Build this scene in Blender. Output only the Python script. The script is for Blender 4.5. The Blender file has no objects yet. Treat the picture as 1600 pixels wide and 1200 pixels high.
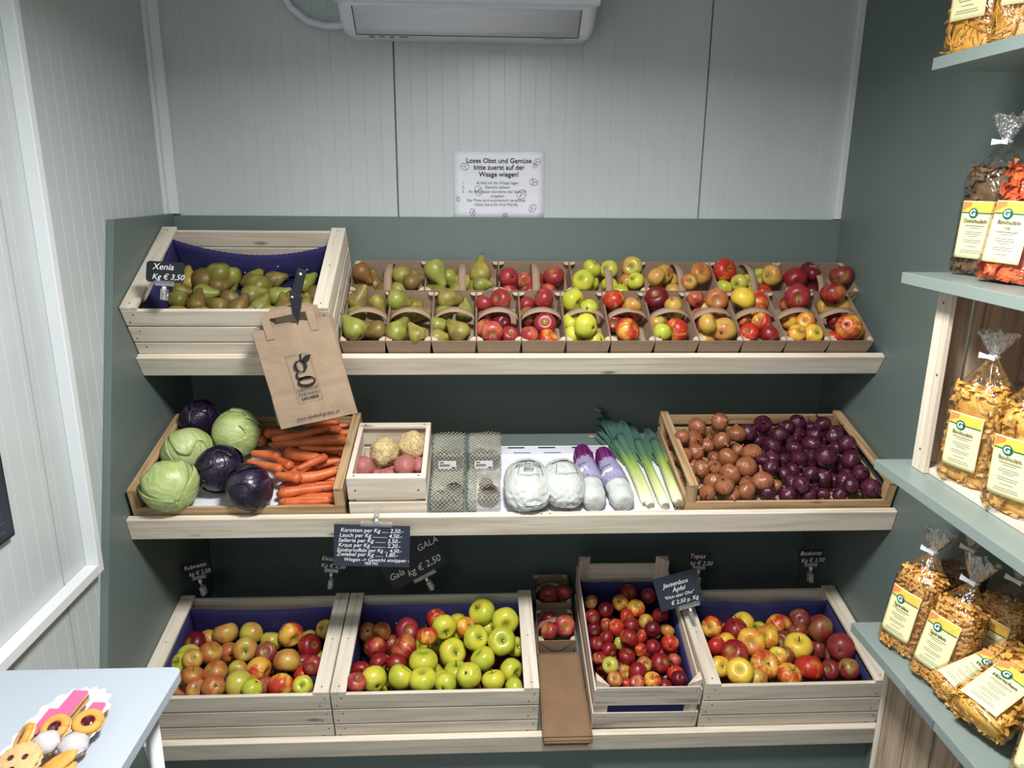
import bpy, bmesh, math, random
from mathutils import Vector, Matrix, Euler, noise
random.seed(7)
C = bpy.data.collections.new('shop'); bpy.context.scene.collection.children.link(C)
sc = bpy.context.scene
PI = math.pi
# ---------------------------------------------------------------- camera, light, exposure
F = 1157.3; PIT = math.radians(15.099); YAW = math.radians(2.673); ROL = math.radians(.506)
CAM = Vector((.992, -2.524, 1.858)); W = 2.2245
R0 = Matrix.Rotation(-YAW, 3, 'Z') @ Matrix.Rotation(PI/2-PIT, 3, 'X')
RC = R0 @ Matrix.Rotation(ROL, 3, 'Z')
cd = bpy.data.cameras.new('camera'); cam = bpy.data.objects.new('camera', cd); C.objects.link(cam)
cam.matrix_world = Matrix.Translation(CAM) @ RC.to_4x4()
cd.sensor_width = 36; cd.lens = 36*F/1600; cd.clip_start = .05
sc.camera = cam
wd = bpy.data.worlds.new('world'); sc.world = wd; wd.use_nodes = True
wd.node_tree.nodes['Background'].inputs[0].default_value = (.75, .85, 1, 1)
wd.node_tree.nodes['Background'].inputs[1].default_value = .25
sc.view_settings.view_transform = 'Standard'; sc.view_settings.look = 'None'
sc.view_settings.gamma = 1; sc.view_settings.use_curve_mapping = False
sc.view_settings.exposure = 0.2
def area(name, loc, size, energy, col, rot=(0, 0, 0), sy=None):
    l = bpy.data.lights.new(name, 'AREA'); l.energy = energy; l.color = col; l.size = size
    if sy: l.shape = 'RECTANGLE'; l.size_y = sy
    o = bpy.data.objects.new(name, l); C.objects.link(o); o.location = loc; o.rotation_euler = rot
    return o
area('main_light', (1.1, -1.55, 2.5), .3, 46, (1, .985, .97), sy=.3)
bpy.data.lights['main_light'].spread = math.radians(162)
area('rear_fill_light', (.5, -3.1, 2.5), .3, 5, (1, .985, .97), sy=.3)  # weak lamp added behind the camera as fill
area('door_light', (.35, -3.55, 1.5), .9, 5, (.80, .90, 1), (PI/2, 0, 0), sy=1.8)

# ---------------------------------------------------------------- pixel helpers
def ray(u, v): return RC @ Vector(((u-800)/F, -(v-600)/F, -1))
def at(u, v, X=None, Y=None, Z=None):
    d = ray(u, v)
    t = (X-CAM.x)/d.x if X is not None else (Y-CAM.y)/d.y if Y is not None else (Z-CAM.z)/d.z
    return CAM+d*t
class Shelf:
    def __init__(s, Y, Z, al, dep):
        s.a = math.radians(al); s.s = .02; s.dep = dep
        s.O = Vector((0, Y+.02*math.sin(s.a), Z-.02*math.cos(s.a)))
        s.U = Vector((0, math.cos(s.a), math.sin(s.a))); s.N = Vector((0, -math.sin(s.a), math.cos(s.a)))
    def p(s, x, u, n): return s.O+Vector((x, 0, 0))+s.U*u+s.N*n
    def at(s, u, v, n, k=0):        # plane n = n0 + k*u
        NN = s.N-s.U*k; d = ray(u, v); t = ((s.O-CAM).dot(NN)+n)/d.dot(NN)
        return CAM+d*t
    def loc(s, P): r = P-s.O; return Vector((P.x, r.dot(s.U), r.dot(s.N)))
    def mat(s, x=0, u=0, n=0): return Matrix.Translation(s.p(x, u, n)) @ Matrix.Rotation(s.a, 4, 'X')
ST = Shelf(-.37, 1.372, 30, .41); SM = Shelf(-.55, .942, 15, .43); SB = Shelf(-.63, .255, 13, .635)

# ---------------------------------------------------------------- materials
def lin(c):
    return tuple(((x/255)/12.92 if x/255 <= .04045 else ((x/255+.055)/1.055)**2.4) for x in c)+(1,)
class NT:
    def __init__(s, name, rough=.5, spec=.5, **kw):
        s.m = bpy.data.materials.new(name); s.m.use_nodes = True; s.t = s.m.node_tree; s.b = s.t.nodes['Principled BSDF']
        s.b.inputs['Roughness'].default_value = rough; s.b.inputs['Specular IOR Level'].default_value = spec
        for k, v in kw.items(): s.b.inputs[k.replace('_', ' ')].default_value = v
    def n(s, ty, **kw):
        x = s.t.nodes.new('ShaderNode'+ty)
        for k, v in kw.items():
            if k[0] == 'i':
                key = int(k[1:]) if k[1:].isdigit() else k[1:].replace('_', ' ')
                if isinstance(v, tuple) and len(v) == 2 and hasattr(v[0], 'outputs'): s.t.links.new(v[0].outputs[v[1]], x.inputs[key])
                elif hasattr(v, 'outputs'): s.t.links.new(v.outputs[0], x.inputs[key])
                else: x.inputs[key].default_value = v
            else: setattr(x, k, v)
        return x
    def link(s, a, b, o=0): s.t.links.new(a.outputs[o], b)
    def ramp(s, fac, stops, o=0):
        r = s.n('ValToRGB'); e = r.color_ramp.elements
        while len(e) < len(stops): e.new(.5)
        for q, (p, c) in zip(e, stops): q.position = p; q.color = c
        s.t.links.new(fac.outputs[o], r.inputs[0]); return r
    def mix(s, f, a, b, blend='MIX'):
        x = s.n('Mix', data_type='RGBA', blend_type=blend)
        for i, v in ((0, f), (6, a), (7, b)):
            if hasattr(v, 'outputs'): s.t.links.new(v.outputs[2 if v.bl_idname == 'ShaderNodeMix' else 0], x.inputs[i])
            else: x.inputs[i].default_value = v
        return x
    def math(s, op, a, b=0, c=None):
        x = s.n('Math', operation=op)
        for i, v in enumerate((a, b, c)):
            if v is None: continue
            if isinstance(v, tuple): s.t.links.new(v[0].outputs[v[1]], x.inputs[i])
            elif hasattr(v, 'outputs'): s.t.links.new(v.outputs[0], x.inputs[i])
            else: x.inputs[i].default_value = v
        return x
    def col(s, x):
        if hasattr(x, 'outputs'): s.t.links.new(x.outputs[2 if x.bl_idname == 'ShaderNodeMix' else 0], s.b.inputs['Base Color'])
        else: s.b.inputs['Base Color'].default_value = x
    def bump(s, h, st=.2, d=.01):
        b = s.n('Bump'); b.inputs['Strength'].default_value = st; b.inputs['Distance'].default_value = d
        s.t.links.new(h.outputs[0], b.inputs['Height']); s.link(b, s.b.inputs['Normal'])
def flat(name, c, rough=.5, spec=.5, var=.0, scale=20, bump=0, **kw):
    t = NT(name, rough, spec, **kw); c = lin(c)
    if var or bump:
        tc = t.n('TexCoord'); no = t.n('TexNoise', iVector=(tc, 3), iScale=scale, iDetail=4.)
        if var: t.col(t.ramp(no, [(.3, tuple(x*(1-var) for x in c[:3])+(1,)), (.7, tuple(min(1, x*(1+var)) for x in c[:3])+(1,))]))
        else: t.col(c)
        if bump: t.bump(no, bump, .01)
    else: t.col(c)
    return t.m
def wood(name, c1, c2, axis, knots=True, rough=.65):
    t = NT(name, rough, .25)
    tc = t.n('TexCoord'); oi = t.n('ObjectInfo')
    add = t.n('VectorMath', operation='ADD'); t.t.links.new(tc.outputs[3], add.inputs[0])
    rs = t.n('VectorMath', operation='SCALE', i0=(3.1, 7.7, 5.3)); t.t.links.new(oi.outputs['Random'], rs.inputs['Scale']); t.t.links.new(rs.outputs[0], add.inputs[1])
    sc_ = [26., 26., 26.]; sc_[axis] = 1.6
    mp = t.n('Mapping', iVector=add, iScale=tuple(sc_))
    n1 = t.n('TexNoise', iVector=mp, iScale=1.6, iDetail=3., iDistortion=.6)
    sc2 = [160., 160., 160.]; sc2[axis] = 5
    n2 = t.n('TexNoise', iVector=t.n('Mapping', iVector=add, iScale=tuple(sc2)), iScale=1., iDetail=2.)
    f = t.math('ADD', t.math('MULTIPLY', n1, .75), t.math('MULTIPLY', n2, .3))
    r = t.ramp(f, [(.38, lin(c2)), (.56, lin(c1)), (.7, lin(tuple(min(255, x+8) for x in c1)))])
    if knots:
        sc3 = [11., 11., 11.]; sc3[axis] = 3.2
        vo = t.n('TexVoronoi', iVector=t.n('Mapping', iVector=add, iScale=tuple(sc3)), iScale=1.)
        k = t.ramp(vo, [(.035, (1, 1, 1, 1)), (.10, (0, 0, 0, 1))])
        dark = tuple(x*.45 for x in lin(c2)[:3])+(1,)
        t.col(t.mix(k, r, dark))
    else: t.col(r)
    t.bump(f, .15, .002)
    return t.m
PINE1, PINE2 = (222, 211, 194), (200, 186, 166)
PX_ = [wood('pine_%s' % 'xyz'[i], PINE1, PINE2, i) for i in range(3)]
OLD = [wood('old_crate_wood_%s' % 'xyz'[i], (184, 154, 116), (140, 110, 76), i) for i in range(3)]
GREYW = [wood('weathered_wood_%s' % 'xyz'[i], (208, 198, 184), (160, 148, 132), i) for i in range(3)]
PALEW = [wood('pale_pine_%s' % 'xyz'[i], (226, 208, 190), (200, 178, 158), i, False) for i in range(3)]
BROWNW = [wood('brown_wood_%s' % 'xyz'[i], (178, 158, 136), (136, 116, 98), i, False) for i in range(3)]
M = {}
def panel_mat(name, c, rough, bump):
    t = NT(name, rough, .4); c = lin(c)
    tc = t.n('TexCoord'); n1 = t.n('TexNoise', iVector=(tc, 3), iScale=2.5, iDetail=3.)
    t.col(t.ramp(n1, [(.3, tuple(x*.95 for x in c[:3])+(1,)), (.7, tuple(x*1.05 for x in c[:3])+(1,))]))
    n2 = t.n('TexNoise', iVector=(tc, 3), iScale=260., iDetail=2.); t.bump(n2, bump, .002); return t.m
M['green'] = panel_mat('grey_green_panel', (104, 117, 113), .42, .12)
M['greenl'] = panel_mat('grey_green_shelf', (130, 144, 139), .35, .1)
M['wall'] = panel_mat('white_metal_cladding', (192, 199, 199), .28, .05)
M['white'] = flat('white_plastic', (228, 232, 234), .35)
M['trim'] = flat('white_trim_metal', (222, 226, 228), .35)
M['ac'] = flat('air_conditioner_white', (222, 225, 236), .3)
M['dark'] = flat('dark_gap', (24, 26, 28), .6)
M['grey'] = flat('grey_print', (110, 114, 118), .6)
M['floor'] = flat('grey_floor', (120, 122, 120), .5, var=.1)
M['ceil'] = flat('white_ceiling', (214, 217, 216), .5)
M['table'] = flat('white_laminate', (172, 181, 192), .3)
M['blue'] = flat('blue_carton', (50, 48, 96), .75, .2, var=.12, scale=14, bump=.1)
M['paperw'] = flat('white_paper', (222, 224, 232), .6, var=.03, scale=9, bump=.06)
M['black'] = flat('black_plastic', (20, 22, 26), .35)
M['slate'] = flat('chalkboard_black', (24, 27, 34), .35, var=.2, scale=12)
M['slateg'] = flat('glossy_chalkboard', (44, 50, 62), .3, var=.15, scale=10)
M['chalk'] = flat('chalk_white', (236, 238, 240), .8)
M['ink'] = flat('black_ink', (26, 26, 30), .7)
M['inkg'] = flat('grey_ink', (110, 112, 122), .7)
M['nail'] = flat('nail_head', (64, 52, 42), .5)
M['stem'] = flat('stem_brown', (84, 62, 36), .8)
M['lab'] = flat('label_yellow', (240, 234, 178), .45, var=.05, scale=18)
M['lab_or'] = flat('label_orange_band', (240, 196, 82), .45, var=.1, scale=60)
M['lab_gr'] = flat('label_green', (0, 98, 78), .45)
M['lab_red'] = flat('label_orange_picture', (232, 140, 80), .45)
M['cookie'] = flat('cookie_dough', (204, 168, 116), .7, var=.1, scale=60, bump=.3)
M['cookie2'] = flat('golden_cookie', (206, 148, 66), .65, var=.1, scale=60, bump=.2)
M['jam'] = flat('dark_red_jam', (78, 12, 26), .12, .8, var=.3, scale=200)
M['pink'] = flat('pink_icing', (212, 96, 142), .35, var=.04, scale=30)
M['layer'] = flat('brown_cake_layer', (120, 72, 52), .8, var=.2, scale=200)
M['mering'] = flat('white_meringue', (192, 188, 188), .5, var=.02, scale=50, bump=.1)
M['nori'] = flat('green_sprinkle', (110, 120, 110), .6)
def kraft(name, c, ax):
    t = NT(name, .75, .2); c = lin(c); tc = t.n('TexCoord')
    n1 = t.n('TexNoise', iVector=(tc, 3), iScale=9., iDetail=5., iDistortion=1.2)
    t.col(t.ramp(n1, [(.3, tuple(x*.9 for x in c[:3])+(1,)), (.7, tuple(x*1.08 for x in c[:3])+(1,))])); t.bump(n1, ax, .012); return t.m
M['kraft'] = kraft('kraft_paper', (168, 145, 122), .45)
M['kraftd'] = kraft('brown_paper_stack', (138, 110, 84), .25)
M['card'] = kraft('punnet_cardboard', (160, 136, 114), .15)
M['cardt'] = kraft('punnet_flap_cardboard', (196, 178, 158), .1)
def clear(name, tint=(1, 1, 1, 1), amt=.12, bump=.0, scale=40, rough=.05, milk=0):
    m = bpy.data.materials.new(name); m.use_nodes = True; t = m.node_tree; t.nodes.clear()
    o = t.nodes.new('ShaderNodeOutputMaterial'); tr = t.nodes.new('ShaderNodeBsdfTransparent'); gl = t.nodes.new('ShaderNodeBsdfGlossy')
    tr.inputs[0].default_value = tint; gl.inputs['Roughness'].default_value = rough
    lw = t.nodes.new('ShaderNodeLayerWeight'); lw.inputs[0].default_value = .35
    mu = t.nodes.new('ShaderNodeMath'); mu.operation = 'MULTIPLY_ADD'; mu.inputs[1].default_value = .45; mu.inputs[2].default_value = amt
    t.links.new(lw.outputs['Fresnel'], mu.inputs[0]); mx = t.nodes.new('ShaderNodeMixShader')
    t.links.new(mu.outputs[0], mx.inputs[0]); t.links.new(tr.outputs[0], mx.inputs[1]); t.links.new(gl.outputs[0], mx.inputs[2])
    if bump:
        tc = t.nodes.new('ShaderNodeTexCoord'); n = t.nodes.new('ShaderNodeTexNoise'); n.inputs['Scale'].default_value = scale; n.inputs['Detail'].default_value = 3; n.inputs['Distortion'].default_value = 1.5
        t.links.new(tc.outputs[3], n.inputs[0]); b = t.nodes.new('ShaderNodeBump'); b.inputs['Strength'].default_value = bump; b.inputs['Distance'].default_value = .01
        t.links.new(n.outputs[0], b.inputs['Height']); t.links.new(b.outputs[0], gl.inputs['Normal']); t.links.new(b.outputs[0], lw.inputs['Normal'])
    last = mx
    if milk:
        df = t.nodes.new('ShaderNodeBsdfDiffuse'); df.inputs[0].default_value = (.9, .92, .93, 1); m2 = t.nodes.new('ShaderNodeMixShader'); m2.inputs[0].default_value = milk
        t.links.new(mx.outputs[0], m2.inputs[1]); t.links.new(df.outputs[0], m2.inputs[2]); last = m2
    t.links.new(last.outputs[0], o.inputs[0]); return m
M['film'] = clear('cellophane', amt=.05, bump=1., scale=22, rough=.12)
M['tuft'] = clear('cellophane_tuft', amt=.30, bump=1., scale=45, rough=.14, milk=.03)
M['acryl'] = clear('clear_plastic', amt=.18, bump=.3, scale=90, rough=.08, milk=.08)
M['tray'] = clear('clear_tray', amt=.12, bump=.8, scale=70, rough=.15, milk=.10)  # milk share stands in for whitish reflections on the plastic
M['net'] = flat('beige_net', (206, 198, 164), .6)
M['milky'] = flat('white_translucent_bag', (196, 201, 196), .25, .6, var=.05, scale=40, bump=.5)

def fruit_mat(name, base, blush, cover, stripe=.5, rough=.36, green=None, var=.5, dots=.25):
    t = NT(name, rough, .5); tc = t.n('TexCoord'); oi = t.n('ObjectInfo')
    off = t.n('VectorMath', operation='SCALE', i0=(13., 7., 19.)); t.t.links.new(oi.outputs['Random'], off.inputs['Scale'])
    vec = t.n('VectorMath', operation='ADD'); t.t.links.new(tc.outputs[3], vec.inputs[0]); t.t.links.new(off.outputs[0], vec.inputs[1])
    sp = t.n('SeparateXYZ', i0=(tc, 3))
    cx = t.n('CombineXYZ', i0=(sp, 0), i1=(sp, 1)); nm = t.n('VectorMath', operation='NORMALIZE', i0=cx)
    rad = t.n('VectorMath', operation='LENGTH', i0=cx)
    st = t.n('VectorMath', operation='MULTIPLY_ADD', i0=nm, i1=(7., 7., 0.)); zz = t.n('CombineXYZ', i2=t.math('MULTIPLY', (sp, 2), .5))
    a2 = t.n('VectorMath', operation='ADD', i0=zz, i1=off); t.t.links.new(a2.outputs[0], st.inputs[2])
    ns = t.n('TexNoise', iVector=st, iScale=1.3, iDetail=3.)
    nb = t.n('TexNoise', iVector=vec, iScale=.9, iDetail=2.)
    f = t.math('ADD', t.math('MULTIPLY', nb, 1.6), t.math('MULTIPLY', ns, stripe))
    mid = .8+.5*stripe-(cover-.5)*1.1
    f = t.math('ADD', f, t.math('MULTIPLY', t.math('SUBTRACT', (oi, 'Random'), .5), var))
    f = t.math('SUBTRACT', f, mid-.5)
    r = t.ramp(f, [(.32, lin(base)), (.5, lin(tuple((a+b)/2 for a, b in zip(base, blush)))), (.68, lin(blush))])
    vo = t.n('TexVoronoi', iVector=vec, iScale=9.); d = t.ramp(vo, [(.06, (dots, dots, dots, 1)), (.16, (0, 0, 0, 1))])
    c = t.mix(d, r, lin((214, 190, 130)))
    # green / russet around the stem, dark calyx
    top = t.math('MULTIPLY', t.ramp(rad, [(.08, (1, 1, 1, 1)), (.4, (0, 0, 0, 1))], 1), .8)
    c = t.mix(t.math('MULTIPLY', top, t.math('GREATER_THAN', (sp, 2), .0)), c, lin(green or (150, 140, 60)))
    cal = t.math('MULTIPLY', t.math('LESS_THAN', (rad, 1), .13), t.math('LESS_THAN', (sp, 2), 0.))
    c = t.mix(cal, c, lin((62, 46, 28)))
    t.col(c); return t.m
FK = {
 'R': ('red', fruit_mat('red_apple_skin', (196, 118, 64), (132, 26, 32), .74, .8)),
 'D': ('dark red', fruit_mat('dark_red_apple_skin', (120, 30, 34), (98, 14, 28), .8)),
 'P': ('pinkish red', fruit_mat('pink_red_apple_skin', (188, 100, 72), (142, 40, 46), .66, .8)),
 'M': ('red and yellow', fruit_mat('red_yellow_apple_skin', (224, 176, 70), (178, 42, 32), .62, 1.0)),
 'Y': ('yellow', fruit_mat('yellow_apple_skin', (226, 192, 66), (212, 118, 48), .35, .8)),
 'O': ('russet orange', fruit_mat('russet_apple_skin', (192, 154, 70), (172, 96, 54), .45, .4, .38)),
 'G': ('yellow-green', fruit_mat('yellow_green_apple_skin', (206, 198, 66), (176, 182, 58), .5, .2, .25, (110, 130, 40), .4, .15)),
 'L': ('green', fruit_mat('green_apple_skin', (184, 180, 76), (188, 132, 66), .42, .4, .3, (110, 120, 40))),
 'B': ('brownish red', fruit_mat('brownish_red_apple_skin', (146, 120, 58), (128, 44, 44), .72, .4, .36)),
 'g': ('green', fruit_mat('green_pear_skin', (142, 148, 64), (120, 112, 50), .45, .1, .4, (110, 110, 50), .4, .4)),
 'r': ('speckled olive', fruit_mat('russet_pear_skin', (146, 138, 62), (116, 92, 46), .55, .1, .45, (100, 80, 40), .6, .55)),
 'b': ('brown', fruit_mat('brown_pear_skin', (126, 86, 44), (112, 84, 40), .5, .1, .45, (100, 80, 40), .4, .2)),
 'y': ('yellow speckled', fruit_mat('yellow_pear_skin', (178, 162, 74), (140, 126, 56), .45, .1, .45, (110, 90, 40), .4, .6)),
}
def skin(name, c1, c2, c3, rough, streak=14., z=.3, thr=(.3, .5, .72), warp=0., bd=.012, bs=.2):
    t = NT(name, rough, .5); tc = t.n('TexCoord'); oi = t.n('ObjectInfo')
    off = t.n('VectorMath', operation='SCALE', i0=(13., 7., 19.)); t.t.links.new(oi.outputs['Random'], off.inputs['Scale'])
    src = (tc, 3)
    if warp:
        wn = t.n('TexNoise', iVector=(tc, 3), iScale=1.7, iDetail=2.); w1 = t.n('VectorMath', operation='SUBTRACT', i0=(wn, 1), i1=(.5, .5, .5)); w2 = t.n('VectorMath', operation='SCALE', i0=w1); w2.inputs['Scale'].default_value = warp
        src = (t.n('VectorMath', operation='ADD', i0=(tc, 3), i1=w2), 0)
    sp = t.n('SeparateXYZ', i0=src); cx = t.n('CombineXYZ', i0=(sp, 0), i1=(sp, 1)); nm = t.n('VectorMath', operation='NORMALIZE', i0=cx)
    st = t.n('VectorMath', operation='MULTIPLY_ADD', i0=nm, i1=(streak, streak, 0.))
    a2 = t.n('VectorMath', operation='ADD', i0=t.n('CombineXYZ', i2=t.math('MULTIPLY', (sp, 2), z)), i1=off); t.t.links.new(a2.outputs[0], st.inputs[2])
    ns = t.n('TexNoise', iVector=st, iScale=.6, iDetail=4.)
    vec = t.n('VectorMath', operation='ADD', i0=(tc, 3), i1=off); nb = t.n('TexNoise', iVector=vec, iScale=1.3, iDetail=3.)
    f = t.math('ADD', t.math('MULTIPLY', ns, .6), t.math('MULTIPLY', nb, .4))
    r = t.ramp(f, [(thr[0], lin(c1)), (thr[1], lin(c2)), (thr[2], lin(c3))])
    t.col(r); t.bump(ns, bs, bd); return t.m
M['onion'] = skin('brown_onion_skin', (112, 64, 42), (146, 88, 58), (184, 132, 96), .26)
M['onionr'] = skin('red_onion_skin', (44, 14, 28), (72, 24, 44), (112, 60, 82), .26)
M['kraut'] = skin('white_cabbage_leaf', (150, 172, 96), (176, 192, 124), (208, 214, 166), .4, 9., 1.6, (.34, .5, .68), warp=.9, bd=.03)
M['blau'] = skin('red_cabbage_leaf', (24, 14, 32), (36, 24, 46), (82, 80, 108), .3, 7., 1.6, (.36, .54, .74), warp=.9, bd=.03)
def carrot_mat():
    t = NT('carrot_skin', .42, .4); tc = t.n('TexCoord'); oi = t.n('ObjectInfo')
    n1 = t.n('TexNoise', iVector=t.n('Mapping', iVector=(tc, 3), iScale=(160., 30., 30.)), iScale=1., iDetail=2.)
    n2 = t.n('TexNoise', iVector=(tc, 3), iScale=30., iDetail=2.)
    c = t.ramp(t.math('ADD', t.math('MULTIPLY', n2, .7), t.math('MULTIPLY', (oi, 'Random'), .3)), [(.3, lin((182, 84, 46))), (.7, lin((216, 118, 68)))])
    t.col(t.mix(t.ramp(n1, [(.64, (0, 0, 0, 1)), (.74, (.55, .55, .55, 1))]), c, lin((112, 52, 26)))); t.bump(n1, .3, .003); return t.m
M['carrot'] = carrot_mat()
M['crown'] = flat('carrot_crown', (120, 104, 52), .8, var=.3, scale=150)
M['celer'] = flat('celeriac_skin', (196, 174, 126), .8, var=.35, scale=6, bump=.5)
M['sweet'] = flat('sweet_potato_skin', (168, 104, 98), .55, var=.12, scale=4, bump=.15)
M['darkroot'] = flat('dark_root_skin', (46, 32, 28), .6, var=.5, scale=5, bump=.3)
def leekmat():
    t = NT('leek_skin', .38, .4); tc = t.n('TexCoord'); sp = t.n('SeparateXYZ', i0=(tc, 3))
    n = t.n('TexNoise', iVector=t.n('Mapping', iVector=(tc, 3), iScale=(160., 160., 6.)), iScale=1., iDetail=2.)
    f = t.math('ADD', t.math('MULTIPLY', (sp, 2), 2.4), t.math('MULTIPLY', t.math('SUBTRACT', n, .5), .25))
    t.col(t.ramp(f, [(.0, lin((232, 232, 205))), (.16, lin((214, 220, 160))), (.42, lin((150, 176, 84))), (.58, lin((88, 124, 92))), (.85, lin((74, 108, 100)))]))
    t.bump(n, .2, .003); return t.m
M['leek'] = leekmat()
M['leaft'] = flat('dry_leaf', (150, 146, 120), .7, var=.2, scale=40)
M['root'] = flat('dry_roots', (190, 170, 130), .9, var=.2, scale=100)
M['purple'] = skin('purple_leaves', (66, 14, 66), (100, 28, 94), (160, 100, 158), .4, 16., .2)
M['lilac'] = flat('lilac_film_wrap', (158, 152, 184), .25, .6, var=.1, scale=20, bump=.7)

# ---------------------------------------------------------------- mesh builder
class MB:
    def __init__(s): s.v = []; s.f = []; s.mi = []; s.sm = []
    def add(s, vs, fs, mi=0, smooth=False, T=None):
        b = len(s.v); s.v += [tuple(T @ Vector(v)) if T else tuple(v) for v in vs]
        s.f += [tuple(b+i for i in f) for f in fs]; s.mi += [mi]*len(fs); s.sm += [smooth]*len(fs); return s
    def box(s, x0, x1, y0, y1, z0, z1, mi=0, T=None):
        return s.add([(x, y, z) for z in (z0, z1) for y in (y0, y1) for x in (x0, x1)],
                     [(0, 2, 3, 1), (4, 5, 7, 6), (0, 1, 5, 4), (2, 6, 7, 3), (0, 4, 6, 2), (1, 3, 7, 5)], mi, False, T)
    def loft(s, rings, closed=True, caps=True, mi=0, smooth=True, T=None):
        n = len(rings[0]); vs = [p for r in rings for p in r]; fs = []
        for i in range(len(rings)-1):
            for j in range(n if closed else n-1):
                k = (j+1) % n; fs.append((i*n+j, i*n+k, (i+1)*n+k, (i+1)*n+j))
        if caps and closed: fs.append(tuple(range(n))[::-1]); fs.append(tuple((len(rings)-1)*n+j for j in range(n)))
        return s.add(vs, fs, mi, smooth, T)
    def revolve(s, prof, seg=20, mi=0, smooth=True, T=None, fn=None):
        rings = []
        for (r, z) in prof:
            ring = []
            for j in range(seg):
                a = 2*PI*j/seg; p = (r*math.cos(a), r*math.sin(a), z)
                ring.append(fn(p) if fn else p)
            rings.append(ring)
        return s.loft(rings, mi=mi, smooth=smooth, T=T)
    def tube(s, pts, rad, seg=8, mi=0, T=None, smooth=True, flat=1.):
        pts = [Vector(p) for p in pts]; rings = []; n = len(pts)
        if not hasattr(rad, '__len__'): rad = [rad]*n
        up = None
        for i, p in enumerate(pts):
            d = (pts[min(i+1, n-1)]-pts[max(i-1, 0)]).normalized()
            if up is None: up = Vector((0, 0, 1)) if abs(d.z) < .9 else Vector((1, 0, 0))
            a = d.cross(up).normalized(); up = a.cross(d).normalized()
            rings.append([p+(a*math.cos(2*PI*j/seg)+up*math.sin(2*PI*j/seg)*flat)*rad[i] for j in range(seg)])
        return s.loft(rings, mi=mi, smooth=smooth, T=T)
    def grid(s, fn, nu, nv, mi=0, smooth=True, T=None):
        return s.add([fn(i/nu, j/nv) for i in range(nu+1) for j in range(nv+1)],
                     [(i*(nv+1)+j, (i+1)*(nv+1)+j, (i+1)*(nv+1)+j+1, i*(nv+1)+j+1) for i in range(nu) for j in range(nv)], mi, smooth, T)
    def prism(s, poly, y0, y1, mi=0, T=None):      # poly in xz, extruded along y
        n = len(poly)
        return s.add([(x, y0, z) for x, z in poly]+[(x, y1, z) for x, z in poly],
                     [tuple(range(n)), tuple(range(2*n-1, n-1, -1))]+[(i, n+i, n+(i+1) % n, (i+1) % n) for i in range(n)], mi, False, T)
    def mesh(s, name, mats):
        me = bpy.data.meshes.new(name); me.from_pydata(s.v, [], s.f)
        for m in mats: me.materials.append(m)
        me.polygons.foreach_set('material_index', s.mi); me.polygons.foreach_set('use_smooth', s.sm)
        bm = bmesh.new(); bm.from_mesh(me); bmesh.ops.recalc_face_normals(bm, faces=bm.faces); bm.to_mesh(me); bm.free()
        me.update(); return me
    def build(s, name, mats, parent=None, T=None, bevel=0, solid=0, sub=0):
        if not isinstance(mats, (list, tuple)): mats = [mats]
        o = bpy.data.objects.new(name, s.mesh(name, mats)); C.objects.link(o)
        if parent: o.parent = parent
        if T is not None: o.matrix_local = T
        if solid: m = o.modifiers.new('s', 'SOLIDIFY'); m.thickness = solid; m.offset = 0
        if bevel: m = o.modifiers.new('b', 'BEVEL'); m.width = bevel; m.segments = 2; m.limit_method = 'ANGLE'
        if sub: m = o.modifiers.new('u', 'SUBSURF'); m.levels = sub; m.render_levels = sub
        return o
def tag(o, label, cat, group=None, kind=None):
    o['label'] = label; o['category'] = cat
    if group: o['group'] = group
    if kind: o['kind'] = kind
    return o
def empty(name, T, label, cat, group=None):
    o = bpy.data.objects.new(name, None); C.objects.link(o); o.matrix_world = T; o.empty_display_size = .05
    return tag(o, label, cat, group)
def struct(o): o['kind'] = 'structure'; return o
def TL(x, y, z): return Matrix.Translation((x, y, z))
def RX(a): return Matrix.Rotation(math.radians(a), 4, 'X')
def RY(a): return Matrix.Rotation(math.radians(a), 4, 'Y')
def RZ(a): return Matrix.Rotation(math.radians(a), 4, 'Z')
TXT = {}
def text_geo(s, size=1., shear=0., bold=0., align='CENTER', sp=1.):
    key = (s, size, shear, bold, align, sp)
    if key in TXT: return TXT[key]
    c = bpy.data.curves.new('t', 'FONT'); c.body = s; c.size = size; c.shear = shear; c.offset = bold; c.align_x = align; c.resolution_u = 3; c.space_character = sp
    o = bpy.data.objects.new('t', c); C.objects.link(o)
    dg = bpy.context.evaluated_depsgraph_get(); me = bpy.data.meshes.new_from_object(o.evaluated_get(dg))
    r = ([tuple(v.co) for v in me.vertices], [tuple(p.vertices) for p in me.polygons])
    bpy.data.objects.remove(o); bpy.data.curves.remove(c); bpy.data.meshes.remove(me)
    TXT[key] = r; return r
def put_text(mb, s, x, z, size, y=0, shear=0., bold=0., align='CENTER', rot=0, mi=0, sp=1., sx=1.):
    """writes onto a board in its local XZ plane, facing -Y"""
    vs, fs = text_geo(s, 1., shear, bold, align, sp)
    T = TL(x, y, z) @ RY(-rot) @ RX(90) @ Matrix.Diagonal((size*sx, size, size, 1))
    mb.add(vs, fs, mi, False, T)
ORD = ['first', 'second', 'third', 'fourth', 'fifth', 'sixth', 'seventh', 'eighth', 'ninth', 'tenth', 'eleventh', 'twelfth', 'thirteenth', 'fourteenth', 'fifteenth', 'sixteenth', 'seventeenth', 'eighteenth', 'nineteenth', 'twentieth']
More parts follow.
